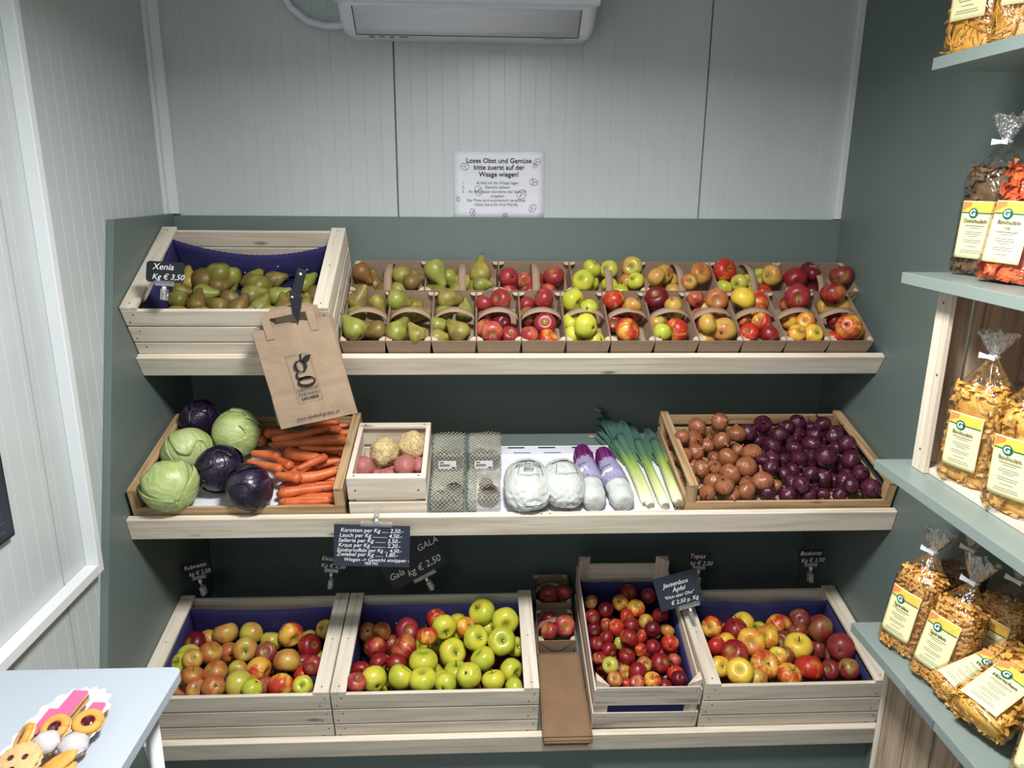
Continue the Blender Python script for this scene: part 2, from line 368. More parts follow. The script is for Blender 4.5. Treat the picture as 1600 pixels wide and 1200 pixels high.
# ================================================================ the setting
YB = .02; H = 2.64; YF = -3.7
def ribbed(a0, a1, seams, pitch=.05, ph=0., gw=.0016, gd=.0009):
    """profile (along, depth) of the ribbed sandwich panel, fine grooves and panel joints"""
    ev = []; x = a0+ph
    while x < a1:
        if all(abs(x-s) > .02 for s in seams): ev.append((x, gw, gd))
        x += pitch
    for s in seams: ev.append((s, .0028, .02))
    ev.sort(); pr = [(a0, 0)]
    for i, (x, w, d) in enumerate(ev):
        if a0 < x-w and x+w < a1: pr += [(x-w, 0), (x-w*.4, d), (x+w*.4, d), (x+w, 0)]
    pr.append((a1, 0)); return pr
def rib_wall(name, pr, fn, z0, z1, mat):
    mb = MB(); n = len(pr); vs = [fn(a, d, z0) for a, d in pr]+[fn(a, d, z1) for a, d in pr]
    mb.add(vs, [(i, i+1, n+i+1, n+i) for i in range(n-1)])
    a0, a1 = pr[0][0], pr[-1][0]
    b = [fn(a0, .05, z0), fn(a1, .05, z0), fn(a1, .05, z1), fn(a0, .05, z1)]
    mb.add([fn(a0, 0, z0), fn(a1, 0, z0), fn(a1, 0, z1), fn(a0, 0, z1)]+b, [(4, 5, 6, 7), (0, 4, 7, 3), (1, 5, 6, 2), (3, 2, 6, 7), (0, 1, 5, 4)])
    me = bpy.data.meshes.new(name); me.from_pydata(mb.v, [], mb.f); me.materials.append(mat)
    o = bpy.data.objects.new(name, me); C.objects.link(o); return struct(o)
XL = -.021
rib_wall('wall_back', ribbed(XL, W+.03, [.727, 1.738]), lambda a, d, z: (a, YB+d, z), 0, H, M['wall'])
rib_wall('wall_left', ribbed(YF, YB, [-.858, -1.86, -2.86], ph=.02), lambda a, d, z: (XL-d, a, z), 0, H, M['wall'])
struct(MB().box(W, W+.05, YF, YB, 0, H).build('wall_right', M['green']))
struct(MB().box(XL-.05, W+.05, YF-.05, YF, 0, H).build('wall_front', M['wall']))
struct(MB().box(XL-.05, W+.05, YF-.05, YB+.05, -.05, 0).build('floor', M['floor']))
struct(MB().box(XL-.05, W+.05, YF-.05, YB+.05, H, H+.05).build('ceiling', M['ceil']))
struct(MB().box(XL, .012, -.757, -.733, .875, H-.001).build('trim_1', M['trim'], bevel=.002))
struct(MB().box(XL, .012, -2.5, -.758, .875, .902).build('trim_2', M['trim'], bevel=.002))
struct(MB().prism([(XL, 1.755), (.02, 1.755), (.02, H-.001), (XL, H-.001)], -.006, YB).prism([(XL, 1.755), (XL+.012, 1.755), (XL+.012, H-.001), (XL, H-.001)], -.03, -.006).build('trim_3', M['trim'], bevel=.002))
struct(MB().box(W-.022, W, .0, YB, 1.752, H-.001).build('trim_4', M['trim'], bevel=.002))

# ceiling lamps out of the picture; the one by the entrance is added fill
for lx, ly, s in ((1.2, -1.55, .34), (.6, -3.1, .34)):
    t = empty('ceiling_lamp', TL(lx, ly, H), 'square white ceiling lamp in front of the fruit display' if ly > -2 else 'square white ceiling lamp added above the entrance as fill light', 'lamp')
    MB().box(-s/2, s/2, -s/2, s/2, -.045, -.001).build('frame', M['white'], t, bevel=.003)
    e = NT('lamp_diffuser', .5); e.b.inputs['Emission Color'].default_value = (1, .98, .95, 1); e.b.inputs['Emission Strength'].default_value = 6
    MB().box(-s/2+.015, s/2-.015, -s/2+.015, s/2-.015, -.05, -.045).build('diffuser', e.m, t)

# ================================================================ fruit display unit
un = empty('display_rack', TL(0, 0, 0), 'grey-green built-in display rack with three tilted shelves and pine front lips', 'shelf')
fy = lambda z: -.414-(1.755-z)*.307
MB().add([(x, y, z) for x in (-.0205, 0) for y, z in ((YB-.001, 0), (fy(0), 0), (fy(1.755), 1.755), (YB-.001, 1.755))],
         [(0, 1, 2, 3), (7, 6, 5, 4), (0, 4, 5, 1), (1, 5, 6, 2), (2, 6, 7, 3), (3, 7, 4, 0)]).build('side_panel', M['green'], un, bevel=.001)
MB().box(0, W-.0005, 0, YB-.001, 0, 1.75).build('back_panel', M['green'], un)
MB().box(0, W-.0005, -.60, -.58, 0, .205).build('base_panel', M['green'], un)
for S_ in (ST, SM, SB):
    MB().box(.0005, W-.001, 0, S_.dep, -.018, 0).build('shelf_board', M['green'], un, S_.mat())
    MB().box(.0005, W-.001, -.021, -.0005, -.05, .02).build('front_lip', PX_[0], un, S_.mat(), bevel=.0015)

# ================================================================ crates
def nails(mb, pts, ax, r=.0025, mi=0):
    for p in pts:
        c = Vector(p); ring = []
        for j in range(6):
            a = PI*j/3; q = (math.cos(a)*r, math.sin(a)*r)
            ring.append(c+(Vector((q[0], 0, q[1])) if ax == 'y' else Vector((q[0], q[1], 0))))
        mb.add(ring, [tuple(range(6))], mi)
def crate(T, w, d, h, label, group=None, name='fruit_crate', nsl=3, wd=PX_, gap=.006, barw=.045):
    t = empty(name, T, label, 'crate', group); th = .011; hb = .012; z1 = h-hb; sh = (z1-.004-gap*(nsl-1))/nsl
    zs = [.004+i*(sh+gap) for i in range(nsl)]
    f = MB(); b = MB()
    for z in zs:
        f.box(0, w, 0, th, z, z+sh); b.box(0, w, d-th, d, z, z+sh)
        nails(f, [(x, -.0006, z+sh*q) for x in (.014, .03, w-.03, w-.014) for q in ((.25,) if x in (.014, w-.03) else (.75,))], 'y', mi=1)
    f.build('front_panel', [wd[0], M['nail']], t, bevel=.0012); b.build('back_panel', wd[0], t, bevel=.0012)
    for x0, x1 in ((.0005, th), (w-th, w-.0005)):
        e = MB()
        for z in zs: e.box(x0, x1, th+.0005, d-th-.0005, z, z+sh)
        e.build('end_panel', wd[1], t, bevel=.0012)
    for x0 in (0, w-barw):
        rb = MB().box(x0, x0+barw, 0, d, z1+.0003, h); nails(rb, [(x0+barw*.5, y, h+.0006) for y in (.02, d*.5, d-.02)], 'z', mi=1); rb.build('rim_bar', [wd[1], M['nail']], t, bevel=.0015)
    for x in (th+.0005, w-th-.0225):
        for y in (th+.0005, d-th-.0225): MB().box(x, x+.022, y, y+.022, .004, z1).build('corner_post', wd[2], t)
    bt = MB()
    for i in range(4): bt.box(th, w-th, th+.001+i*(d-2*th)/4, th-.008+(i+1)*(d-2*th)/4, .0045, .011)
    bt.build('bottom', wd[0], t)
    return t
def liner(t, w, d, topfn, hs=.15, th=.011, jag=.0012, lf=None, mat='blue', rail=.012):
    """blue carton lining: back sheet with its own top edge, two sides, bottom"""
    mb = MB(); x0, x1, y0, y1 = th+rail+.012, w-th-rail-.012, th+.003, d-th-.024
    def back(u, v):
        zt = topfn(u)+jag*math.sin(u*190); return (x0+(x1-x0)*u, y1-.012*math.sin(PI*v)*math.sin(PI*u)-.004*v, .014+(zt-.014)*v)
    mb.grid(back, 80, 6)
    for xx, s in ((x0, 1), (x1, -1)):
        mb.grid(lambda u, v: (xx+s*.003*math.sin(PI*u), y0+(y1-y0)*u, .014+(hs+(topfn(0 if s > 0 else 1)-hs)*u**3-.014)*v), 16, 4)
    mb.grid(lambda u, v: (x0+(x1-x0)*u, y0+(y1-y0)*v, .014), 4, 4)
    mb.grid(lambda u, v: (x0+(x1-x0)*u, y0, .014+(.07-.014)*v), 4, 3)
    hs_ = mb
    for (a, b) in ((.22, .55), (.4, .35), (.62, .62), (.8, .4)):
        P = back(a, b); hs_.add([(P[0]+.003*math.cos(q), P[1]-.0018, P[2]+.0018*math.sin(q)) for q in (0, 1.05, 2.1, 3.14, 4.2, 5.2)], [tuple(range(6))], 1)
    return mb.build('carton_liner', [M[mat], M['paperw']], t, solid=.0014)
cx_ = crate(ST.mat(.003, .001, .001), .57, .40, .19, 'pale pine crate of pears on top shelf beside the left panel', 'slatted pine crates of 60 by 40')
liner(cx_, .57, .40, lambda u: .172-.055*(math.sin(PI*u)**.8)-.012*u, hs=.15)
c1 = crate(SB.mat(.001, .002, .001), .555, .40, .205, 'leftmost pine crate on bottom shelf, half hidden by the white table', 'slatted pine crates of 60 by 40')
liner(c1, .555, .40, lambda u: .182-.01*math.sin(PI*u), hs=.17)
c2 = crate(SB.mat(.560, .002, .001), .607, .40, .205, 'second pine crate on bottom shelf holding yellow-green apples', 'slatted pine crates of 60 by 40')
liner(c2, .607, .40, lambda u: .184, hs=.17)
c3 = crate(SB.mat(1.662, .002, .001), .558, .40, .205, 'rightmost pine crate on bottom shelf against the green panel', 'slatted pine crates of 60 by 40')
liner(c3, .558, .40, lambda u: .172+.012*noise.noise((u*3, 0, 0)), hs=.17, jag=.0005)

# narrow crate of small apples: thin weathered wood, tall corner posts, rear board
T = SB.mat(1.336, .004, .001) @ RZ(-.5)
jc = empty('fruit_crate', T, 'narrow weathered thin-board crate with tall corner posts, full of small red apples', 'crate')
jw, jd = .312, .50
def sheet(z0, z1, y, w=jw, x=0, t=.004): return MB().box(x, x+w, y, y+t, z0, z1)
f = sheet(.018, .085, 0); f.box(0, jw, 0, .004, .118, .195); nails(f, [(x, -.0006, z) for x in (.012, .03, jw-.03, jw-.012) for z in (.035, .07, .135, .178)], 'y', .0016, 1); f.build('front_panel', [GREYW[0], M['nail']], jc, bevel=.001)
b = sheet(.018, .085, jd-.004); b.box(0, jw, jd-.004, jd, .118, .228); b.build('back_panel', PALEW[0], jc, bevel=.001)
for x in (-.0045, jw+.0005):
    m = MB()
    for z0, z1, zb in ((.018, .085, .085), (.118, .185, .215)):
        m.add([(xx, y, z) for xx in (x, x+.004) for y, z in ((0, z0), (jd, z0), (jd, zb), (0, z1))], [(0, 1, 2, 3), (7, 6, 5, 4), (0, 4, 5, 1), (1, 5, 6, 2), (2, 6, 7, 3), (3, 7, 4, 0)])
    m.build('end_panel', PALEW[1], jc)
for x0, s in ((.0, 1), (jw, -1)):
    for y, zt, sy in ((.0045, .222, 1), (jd-.0045, .262, -1)):
        m = MB(); a = [(x0, y), (x0+s*.04, y), (x0, y+sy*.03)]
        m.loft([[Vector((px, py, .004)) for px, py in a], [Vector((px, py, zt-(.022 if (i == 1 and sy > 0) else 0))) for i, (px, py) in enumerate(a)]], smooth=False); m.build('corner_post', PALEW[2], jc)
MB().box(.001, jw-.001, .005, jd-.005, .006, .012).build('bottom', PALEW[0], jc)
li = MB(); li.grid(lambda u, v: (.006+(jw-.012)*u, jd-.035, .014+(.172+.003*noise.noise((u*8, 0, 0))-.014)*v), 20, 4)
for xx in (.006, jw-.006): li.grid(lambda u, v: (xx, .008+(jd-.043)*u, .014+(.150+.04*u-.014)*v), 8, 3)
li.grid(lambda u, v: (.006+(jw-.012)*u, .0075, .014+.12*v), 6, 3); li.grid(lambda u, v: (.006+(jw-.012)*u, .008+(jd-.043)*v, .014), 4, 4)
li.build('carton_liner', M['blue'], jc, solid=.001)

# flat brown crates of the middle shelf
def flat_crate(T, w, d, label, gate=False):
    t = empty('flat_crate', T, label, 'crate')
    MB().box(0, w, 0, .008, .004, .042).build('front_panel', OLD[0], t, bevel=.001)
    MB().box(0, w, d-.008, d, .004, .042).box(0, w, d-.008, d, .058, .092).build('back_panel', OLD[0], t, bevel=.001)
    for x in (0, w-.008):
        MB().box(x, x+.008, .0085, d-.0085, .004, .042).build('end_panel', OLD[1], t, bevel=.001)
    for x in ((.0, .026), (w-.026, w)):
        MB().box(x[0], x[1], .0, d, .094, .106).build('rim_bar', OLD[1], t, bevel=.0015)
        for y in (.009, d-.034): MB().box(x[0]+.0005 if x[0] == 0 else x[0], x[1]-.0005, y-(.009 if y < .1 else 0), y+.02, .0425 if y < .1 else .004, .0935).build('corner_post', OLD[2], t, bevel=.001)
    m = MB()
    for i in range(5): m.box(.009, w-.009, .01+i*(d-.02)/5, .005+(i+1)*(d-.02)/5, .0045, .009)
    m.build('bottom', OLD[0], t); return t
flat_crate(SM.mat(.012, .004, .001), .595, .40, 'flat brown wooden crate of cabbages and carrots on middle shelf')
flat_crate(SM.mat(1.598, .004, .001), .615, .40, 'flat brown wooden crate of onions at right end of middle shelf')
tag(MB().grid(lambda u, v: (.02+.555*u, .014+.36*v, .0035+.006*noise.noise((u*5, v*4, 0))**2), 30, 20).build('paper_sheet', M['paperw'], None, SM.mat(.014, .004, .0085), solid=.0008), 'white paper lining under the cabbages and carrots', 'paper')
# small crate with open frame for celeriac
T = SM.mat(.620, .008, .001); sc_ = empty('small_crate', T, 'small pale pine crate of celeriac and sweet potatoes beside the carrots', 'crate'); w, d, h = .222, .285, .165
fp_ = MB().box(0, w, 0, .01, .004, .05).box(0, w, 0, .01, .062, .128); nails(fp_, [(x, -.0006, .095) for x in (.022, w-.022)], 'y', .003, 1)
fp_.build('front_panel', [PX_[0], M['nail']], sc_, bevel=.0012)
MB().box(0, w, d-.01, d, .004, .05).box(0, w, d-.01, d, .062, .128).build('back_panel', PX_[0], sc_, bevel=.0012)
for x in (0, w-.01): MB().box(x, x+.01, .0105, d-.0105, .004, .05).box(x, x+.01, .0105, d-.0105, .062, .128).build('end_panel', PX_[1], sc_, bevel=.0012)
for x in (0, w-.014): MB().box(x, x+.014, .022, d-.022, .1285, .138).build('rim_bar', PX_[1], sc_, bevel=.001)
for y in (0, d-.022):
    m = MB().box(0, w, y, y+.022, .1285, .138); nails(m, [(x, y+.011, .1386) for x in (.02, w-.02)], 'z', .003, 1); m.build('cross_bar', [PX_[0], M['nail']], sc_, bevel=.001)
MB().box(.0105, w-.0105, .0105, d-.0105, .0045, .01).build('bottom', PX_[0], sc_)

# ================================================================ fruit meshes
def apple_mesh(seed, tall=.9):
    rnd = random.Random(seed); pr = []
    n = 15
    for i in range(n+1):
        th = PI*i/n; r = math.sin(th)*(1+.09*math.cos(th)); z = tall*math.cos(th)-.34*math.exp(-(th/.36)**2)+.2*math.exp(-((PI-th)/.3)**2)
        pr.append((max(r, .012), z))
    a, b = rnd.uniform(.0, .05), rnd.uniform(0, 6)
    def fn(p):
        an = math.atan2(p[1], p[0]); k = 1+.022*math.cos(5*an)*(1-p[2])+a*math.cos(an+b)*.8
        return (p[0]*k, p[1]*k, p[2]*(1+a*math.cos(an*1+b)))
    return MB().revolve(pr[::-1], 22, fn=fn)
def pear_mesh(seed):
    rnd = random.Random(seed); bend = rnd.uniform(.05, .25); k = rnd.uniform(.9, 1.1)
    ctl = [(-.93, .06), (-1., .3), (-.93, .6), (-.72, .86), (-.35, 1.), (.05, .97), (.4, .82), (.72, .62), (1., .46), (1.25, .36), (1.45, .27), (1.55, .14), (1.52, .03)]
    return MB().revolve([(r, z*k) for z, r in ctl], 20, fn=lambda p: (p[0]+bend*max(0, p[2])**2*.35, p[1], p[2]))
def onion_mesh(seed):
    rnd = random.Random(seed); k = rnd.uniform(.82, 1.); nk = rnd.uniform(.25, .5)
    ctl = [(.02, -.9), (.1, -.86), (.45, -.8), (.8, -.55), (.98, -.1), (.97, .2), (.78, .55), (.48, .8), (.2, .97), (.11, 1.1), (.1, 1.12+nk*.5), (.13, 1.1+nk), (.03, 1.12+nk)]
    b = rnd.uniform(-.3, .3)
    def fn(p):
        an = math.atan2(p[1], p[0]); q = max(0, p[2]-.9); r = 1+.15*math.cos(3*an+seed)*min(1, q*3)
        return (p[0]*r+q*b, p[1]*r+q*b*.6, p[2]*k)
    return MB().revolve([(r, z) for r, z in ctl], 18, fn=fn)
SHM = {}
def shape(kind, mat, var):
    key = (kind, mat, var)
    if key not in SHM:
        mb = {'apple': apple_mesh, 'pear': pear_mesh, 'onion': onion_mesh}[kind](var*7+3)
        SHM[key] = mb.mesh(kind, [mat])
    return SHM[key]
st_a = MB().tube([(0, 0, .5), (.02, .01, .75), (.07, .03, 1.02)], [.035, .035, .05], 6).mesh('stem', [M['stem']])
st_p = MB().tube([(.13, 0, 1.45), (.17, .0, 1.62), (.3, .05, 1.85)], [.05, .04, .055], 6).mesh('stem', [M['stem']])
st_o = MB()
for i in range(9):
    a = i*.7; st_o.tube([(.04*math.cos(a), .04*math.sin(a), -.8), (.16*math.cos(a), .16*math.sin(a), -.95), (.22*math.cos(a+.6), .22*math.sin(a+.6), -.9)], .014, 4)
st_o = st_o.mesh('roots', [M['root']])
class F_: A = None; L = 0
import re
TOPS = {}
def heap(where, S, data, scale, off, n0, k=0, kind='apple', rlim=(.031, .045), bounds=None, group=None, ldrop=.022, stem=.6, rows=None, wide=1.):
    items = []
    for tok in data.split():
        m = re.match(r'([-\d.]+),([-\d.]+),([\d.]+)([A-Za-z])(\d?)(?:@(-?\d+))?$', tok)
        x, y, r, K, L, A = m.groups(); f = F_()
        f.u = off[0]+float(x)/scale; f.v = off[1]+float(y)/scale; f.K = K; f.L = int(L or 0); f.A = int(A) if A else None
        P = S.at(f.u, f.v, n0-f.L*ldrop, k); zc = -(RC.transposed() @ (P-CAM)).z
        f.R = min(max(float(r)/scale*zc/F, rlim[0]), rlim[1]) if float(r)/scale*zc/F > rlim[0]*.9 or f.L == 0 else rlim[0]*1.05
        f.d = ray(f.u, f.v).normalized(); f.t = (P-CAM).length; f.t0 = f.t; items.append(f)
    def lim(f):
        P = CAM+f.d*f.t; q = S.loc(P)
        if bounds:
            x0, x1, u0, u1 = bounds; q.x = min(max(q.x, x0+f.R), x1-f.R); q.y = min(max(q.y, u0+f.R), u1-f.R)
            q.z = max(q.z, f.R*.9+.015)
        f.P = S.p(q.x, q.y, q.z)
    for f in items: lim(f)
    for it in range(60):
        for i, a in enumerate(items):
            for b in items[i+1:]:
                D = (a.P-b.P).length; need = (a.R+b.R)*.93*wide
                if D < need:
                    o = (need-D)*.5; s = 1 if (a.t+a.L*.004 < b.t+b.L*.004) else -1
                    for f, g in ((a, -s), (b, s)):
                        nt = f.t+g*o*.6
                        if abs(nt-f.t0) < .05: f.t = nt
        for f in items: lim(f)
    TOPS[where] = items
    # rows counted from the front, places from the left
    it2 = sorted(items, key=lambda f: -f.v); nr = rows or max(1, round(math.sqrt(len(items)/1.6)))
    per = math.ceil(len(it2)/nr)
    for r in range(nr):
        row = sorted(it2[r*per:(r+1)*per], key=lambda f: f.u)
        for c, f in enumerate(row):
            place_fruit(f, kind, S, where, r, c, nr, group, stem)
    return items
def noun(K, kind):
    if kind == 'onion': return 'brown onion' if K == 'n' else 'red onion'
    return FK[K][0]+' '+kind
def place_fruit(f, kind, S, where, r, c, nr, group, stem, label=None):
    mat = FK[f.K][1] if f.K in FK else M['onion' if f.K == 'n' else 'onionr']
    o = bpy.data.objects.new(kind if kind != 'onion' else 'onion', shape(kind, mat, random.randint(0, 2))); C.objects.link(o)
    R = f.R; s = R
    if kind == 'pear':
        A = f.A if f.A is not None else random.choice((-160, -30, 20, 60, 100, 150, -90))
        a = math.radians(A)
        # neck direction given as seen in the picture plane, lying on the heap
        up = RC @ Vector((math.cos(a), math.sin(a), random.uniform(-.35, .15)))
        q = up.to_track_quat('Z', 'Y'); o.rotation_euler = (q.to_matrix() @ Matrix.Rotation(random.uniform(0, 6.28), 3, 'Z')).to_euler()
        o.location = f.P-up.normalized()*R*.18
    else:
        tocam = (CAM-f.P).normalized(); m = random.random()
        up = Vector((random.gauss(0, .7), random.gauss(0, .7), random.gauss(.2, .7)))+tocam*random.choice((.9, -.9, .3, 1.2))
        if kind == 'onion': up += Vector((0, 0, .5))
        q = up.to_track_quat('Z', 'Y'); o.rotation_euler = (q.to_matrix() @ Matrix.Rotation(random.uniform(0, 6.28), 3, 'Z')).to_euler()
        o.location = f.P
    o.scale = (s, s, s)
    if label: lb = label
    else:
        rn = ('front row' if r == 0 else 'rear row' if r == nr-1 else ORD[r]+' row') if nr > 1 else ''
        lb = '%s, %s from left%s, %s' % (noun(f.K, kind), ORD[c], (' in '+rn) if rn else '', where)
    tag(o, lb, kind, group)
    if random.random() < stem:
        c_ = bpy.data.objects.new({'apple': 'stem', 'pear': 'stem', 'onion': 'roots'}[kind], {'apple': st_a, 'pear': st_p, 'onion': st_o}[kind]); C.objects.link(c_); c_.parent = o
    return o
def underlay(where, S, x0, x1, u0, u1, R, K, kind, group, label, n=None, nearmin=.9, hidmax=2.):
    items = TOPS[where]; z = (n or R+.016); row = 0; u = u0+R; out = []
    while u < u1-R:
        x = x0+R+(R if row % 2 else 0)
        while x < x1-R+.001:
            P = S.p(x, u, z)
            near = min((P-f.P).length/(R+f.R) for f in items); hid = min((CAM-f.P).normalized().cross(P-f.P).length/R for f in items)
            if near > nearmin and hid < hidmax:
                f = F_(); f.P = P; f.R = R; f.K = random.choice(K); place_fruit(f, kind, S, where, 0, 0, 1, group, .0, label); out.append(f)
            x += 2*R*1.02
        u += R*1.78; row += 1
    items += out
G1 = 'apples in the leftmost bottom crate'; w1 = 'leftmost bottom crate'
heap(w1, SB, "265,555,62D 340,560,50O1 213,620,62L 335,635,45O 430,605,62O 512,492,64O 420,530,40O1 640,500,60L 525,600,45O1 608,583,62L 750,540,58L1 722,597,56B 845,505,64M 960,470,50L 1030,465,40L 945,565,62R 828,640,68O 680,690,70M 570,690,50L1 455,705,65O 335,725,58O 580,765,75L 440,790,60O 360,795,40O1 645,795,55G 795,775,68M 910,770,50G 908,715,48M1 915,660,40P1 965,665,45P 710,780,40P1 765,700,35D1 283,650,30G1 280,790,30O1 500,650,40O2 ",
     3.333, (200, 840), .155, -.12, bounds=(.03, .525, .018, .35), group=G1)
underlay(w1, SB, .035, .52, .02, .34, .036, 'OLR', 'apple', G1, 'apple underneath the top layer of the leftmost bottom crate, mostly hidden')
G2 = 'apples in the second bottom crate'; w2 = 'second bottom crate'
heap(w2, SB, "232,490,42O 325,487,50O 290,578,60R 375,555,42R1 440,575,72R 452,478,62P 558,512,54M 607,400,50M 190,695,40R 178,770,42P 305,655,40R1 400,650,40R1 718,362,62G 850,330,60G1 970,360,55Y 845,390,70G 645,463,64G 755,465,50Y1 962,432,70G 808,523,66G 948,540,72G 690,595,80G 850,632,66G 1025,570,32G1 540,648,76G 282,737,70G 422,727,70G 535,750,72G 632,745,48L1 712,705,68G1 775,718,68G 905,745,62G 992,688,62G 1010,785,40G1 650,800,34G1 712,480,36G2 870,470,36G2",
     3.333, (500, 840), .160, -.02, bounds=(.595, 1.14, .018, .372), group=G2)
underlay(w2, SB, .60, 1.13, .02, .36, .036, 'RGP', 'apple', G2, 'apple underneath the top layer of the second bottom crate, mostly hidden')
G3 = 'small apples in the narrow crate'; w3 = 'narrow weathered crate'
heap(w3, SB, "540,290,46R 645,305,42P 498,340,44M 578,370,48M 345,335,38O 423,378,42D 350,412,38R 530,410,38M1 425,455,36R1 475,465,44M 352,480,36D 553,455,42R 630,440,42O1 708,405,44R 665,480,44D 742,485,38L1 605,515,32M1 542,525,50R 425,520,40R 670,568,40R 757,552,46M 365,555,34R 437,585,42R 495,550,28L2 530,618,45R 603,585,35M1 375,630,30R 620,660,42O1 705,652,52R 780,640,35P1 447,665,45L 590,700,50R 520,700,36O1 470,740,42O 665,745,46M 785,710,45M 812,760,42D 525,768,32M1 735,735,35D2 590,775,28P1 730,780,28R1 390,600,28D2 575,410,30R2 800,590,28O2",
     3.333, (820, 840), .150, .02, rlim=(.023, .033), bounds=(1.345, 1.64, .03, .465), group=G3, ldrop=.018)
underlay(w3, SB, 1.345, 1.64, .03, .45, .028, 'RDM', 'apple', G3, 'small apple underneath the top layer of the narrow crate, mostly hidden')
G4 = 'apples in the rightmost bottom crate'; w4 = 'rightmost bottom crate'
heap(w4, SB, "140,410,50D 165,505,52M 288,420,60Y 372,462,42G1 282,515,60R 482,478,66M 188,600,48M 235,580,28Y1 358,575,68Y 437,558,58Y1 590,600,70Y 278,637,68R 425,690,72M 490,650,45Y1 302,725,66Y 545,742,60M 645,705,72M 205,700,30Y1 590,445,50B 592,525,38B1 705,510,76B 788,432,60B 690,610,50B1 530,650,45B1 512,570,36B1 750,715,48B 845,560,50O1 805,605,68B 900,650,40B1 838,710,52B 930,718,55B 390,765,30O1 210,440,30M1 640,650,32B2",
     3.158, (1060, 820), .155, -.08, bounds=(1.69, 2.19, .018, .36), group=G4)
underlay(w4, SB, 1.70, 2.19, .02, .35, .036, 'BMY', 'apple', G4, 'apple underneath the top layer of the rightmost bottom crate, mostly hidden')
G5 = 'pears in the top left crate'; w5 = 'top left crate'
heap(w5, ST, "555,455,60y@100 710,490,85r@30 872,445,80g@-90 1045,465,60r@60 965,540,78g@160 1120,505,55r@20 820,600,56r@-5 1115,595,52g@20 595,605,65r@90 440,590,60g@170 320,565,50r@-10 840,535,42g1@-90 1290,540,60g@40 1215,590,45r@10 660,590,40g1@0 760,560,35r1@20",
     4, (160, 320), .115, -.35, kind='pear', rlim=(.030, .041), bounds=(.03, .545, .018, .36), group=G5, wide=1.1)
underlay(w5, ST, .03, .54, .015, .30, .033, 'gr', 'pear', G5, 'pear underneath the top layer of the top left crate, mostly hidden', n=.062, nearmin=.76, hidmax=4)

# ================================================================ cardboard punnets
def punnet_parts(w, d, h, across=True):
    fl = .006
    def wall(P, Q, P2, Q2): return [P, Q, Q2, P2]
    b = MB(); lo = [(fl, fl), (w-fl, fl), (w-fl, d-fl), (fl, d-fl)]; hi = [(0, 0), (w, 0), (w, d), (0, d)]
    for i in range(4):
        j = (i+1) % 4; b.add([lo[i]+(.001,), lo[j]+(.001,), hi[j]+(h,), hi[i]+(h,)], [(0, 1, 2, 3)])
    b.add([q+(.001,) for q in lo], [(0, 1, 2, 3)])
    ln = MB()  # thin dark lines stand in for the shade in the front folds
    for x0, x1, s in ((.004, .045, 1), (w-.045, w-.004, 1)):
        za, zb = (h*.9, h*.25) if x0 < w/2 else (h*.25, h*.9)
        ln.tube([(x0, -.0006+fl*(1-za/h), za), (x1, -.0006+fl*(1-zb/h), zb)], .0006, 4)
    ln.tube([(.045, fl*.75-.0006, h*.25), (w-.045, fl*.75-.0006, h*.25)], .0005, 4)
    hd = MB()
    def arc(t, off, zz=0):
        s = math.sin(PI*t)**.55
        if across: return (.0015+(w-.003)*t, d*.5+off, h-.018+(.042)*s)
        return (w*.5+off, .0015+(d-.003)*t, h-.018+(.040)*s)
    hd.grid(lambda u, v: arc(u, (v-.5)*.024), 22, 1)
    tb = MB(); n = 8; tb.add([(0, 0, 0)]+[(.017*math.cos(PI/2*i/n), .017*math.sin(PI/2*i/n), .001*math.sin(i)) for i in range(n+1)], [(0, i+1, i+2) for i in range(n)])
    return b, ln, hd, tb
PUN = {}
def punnet(T, w, d, h, across, label, group):
    key = (round(w, 3), across)
    if key not in PUN:
        b, ln, hd, tb = punnet_parts(w, d, h, across); PUN[key] = (b.mesh('body', [M['card']]), ln.mesh('crease_shade', [M['stem']]), hd.mesh('handle', [M['card']]), tb.mesh('corner_flap', [M['cardt']]))
    t = empty('punnet', T, label, 'punnet', group); ms = PUN[key]
    def ch(nm, me, p, Tl=None, sol=.0014):
        o = bpy.data.objects.new(nm, me); C.objects.link(o); o.parent = p
        if Tl: o.matrix_local = Tl
        if sol: m = o.modifiers.new('s', 'SOLIDIFY'); m.thickness = sol; m.offset = -1
        return o
    bo = ch('body', ms[0], t); ch('crease_shade', ms[1], bo, sol=0); ch('handle', ms[2], t)
    for x, y, r in ((.002, .002, 0), (w-.002, .002, 90), (w-.002, d-.002, 180), (.002, d-.002, 270)): ch('corner_flap', ms[3], t, TL(x, y, h-.002) @ RZ(r))
    return t
PH = .066; x0 = .588; pw = (2.180-x0)/12
FR = ["150,310,58r@60 258,350,46r@-60 115,475,66g@130 240,500,56r@200 105,550,34g1@0", "380,325,58g@-10 370,490,64g@60 470,510,50r@120 490,400,42r1@0 460,550,40r1@20",
      "665,315,60r@0 750,375,38g1@90 600,470,42g1@0 705,495,64r@140 600,545,40r1@0", "850,345,48P 955,320,62P 905,505,66P 828,500,42P1 960,450,46D1 1000,535,34P1",
      "1095,350,48P1 1200,315,62P 1108,420,44B1 1205,460,66P 1115,522,54P 1222,550,38M1", "1362,320,66G 1455,370,48G 1355,450,58G 1445,508,70G 1345,545,38G1 1440,410,38G1"]
FR2 = ["120,295,58M 228,325,42O 200,455,70M 110,420,44R1 228,385,42R1", "352,290,64D 440,320,44O 455,455,68M 355,425,50L1 360,492,42G 450,375,46G1",
       "555,292,45P 665,292,60O 590,418,52O 700,453,66O 605,492,40O1", "805,285,68Y 920,270,65M 900,410,50M 835,470,54M 940,480,48R 810,400,42R1",
       "1085,275,72P 1010,300,32R1 1130,405,48Y 1045,400,40Y1 1080,470,46M 1165,474,54Y", "1270,265,70R 1352,435,72M 1280,400,42R1 1415,485,30Y1 1345,350,38O1"]
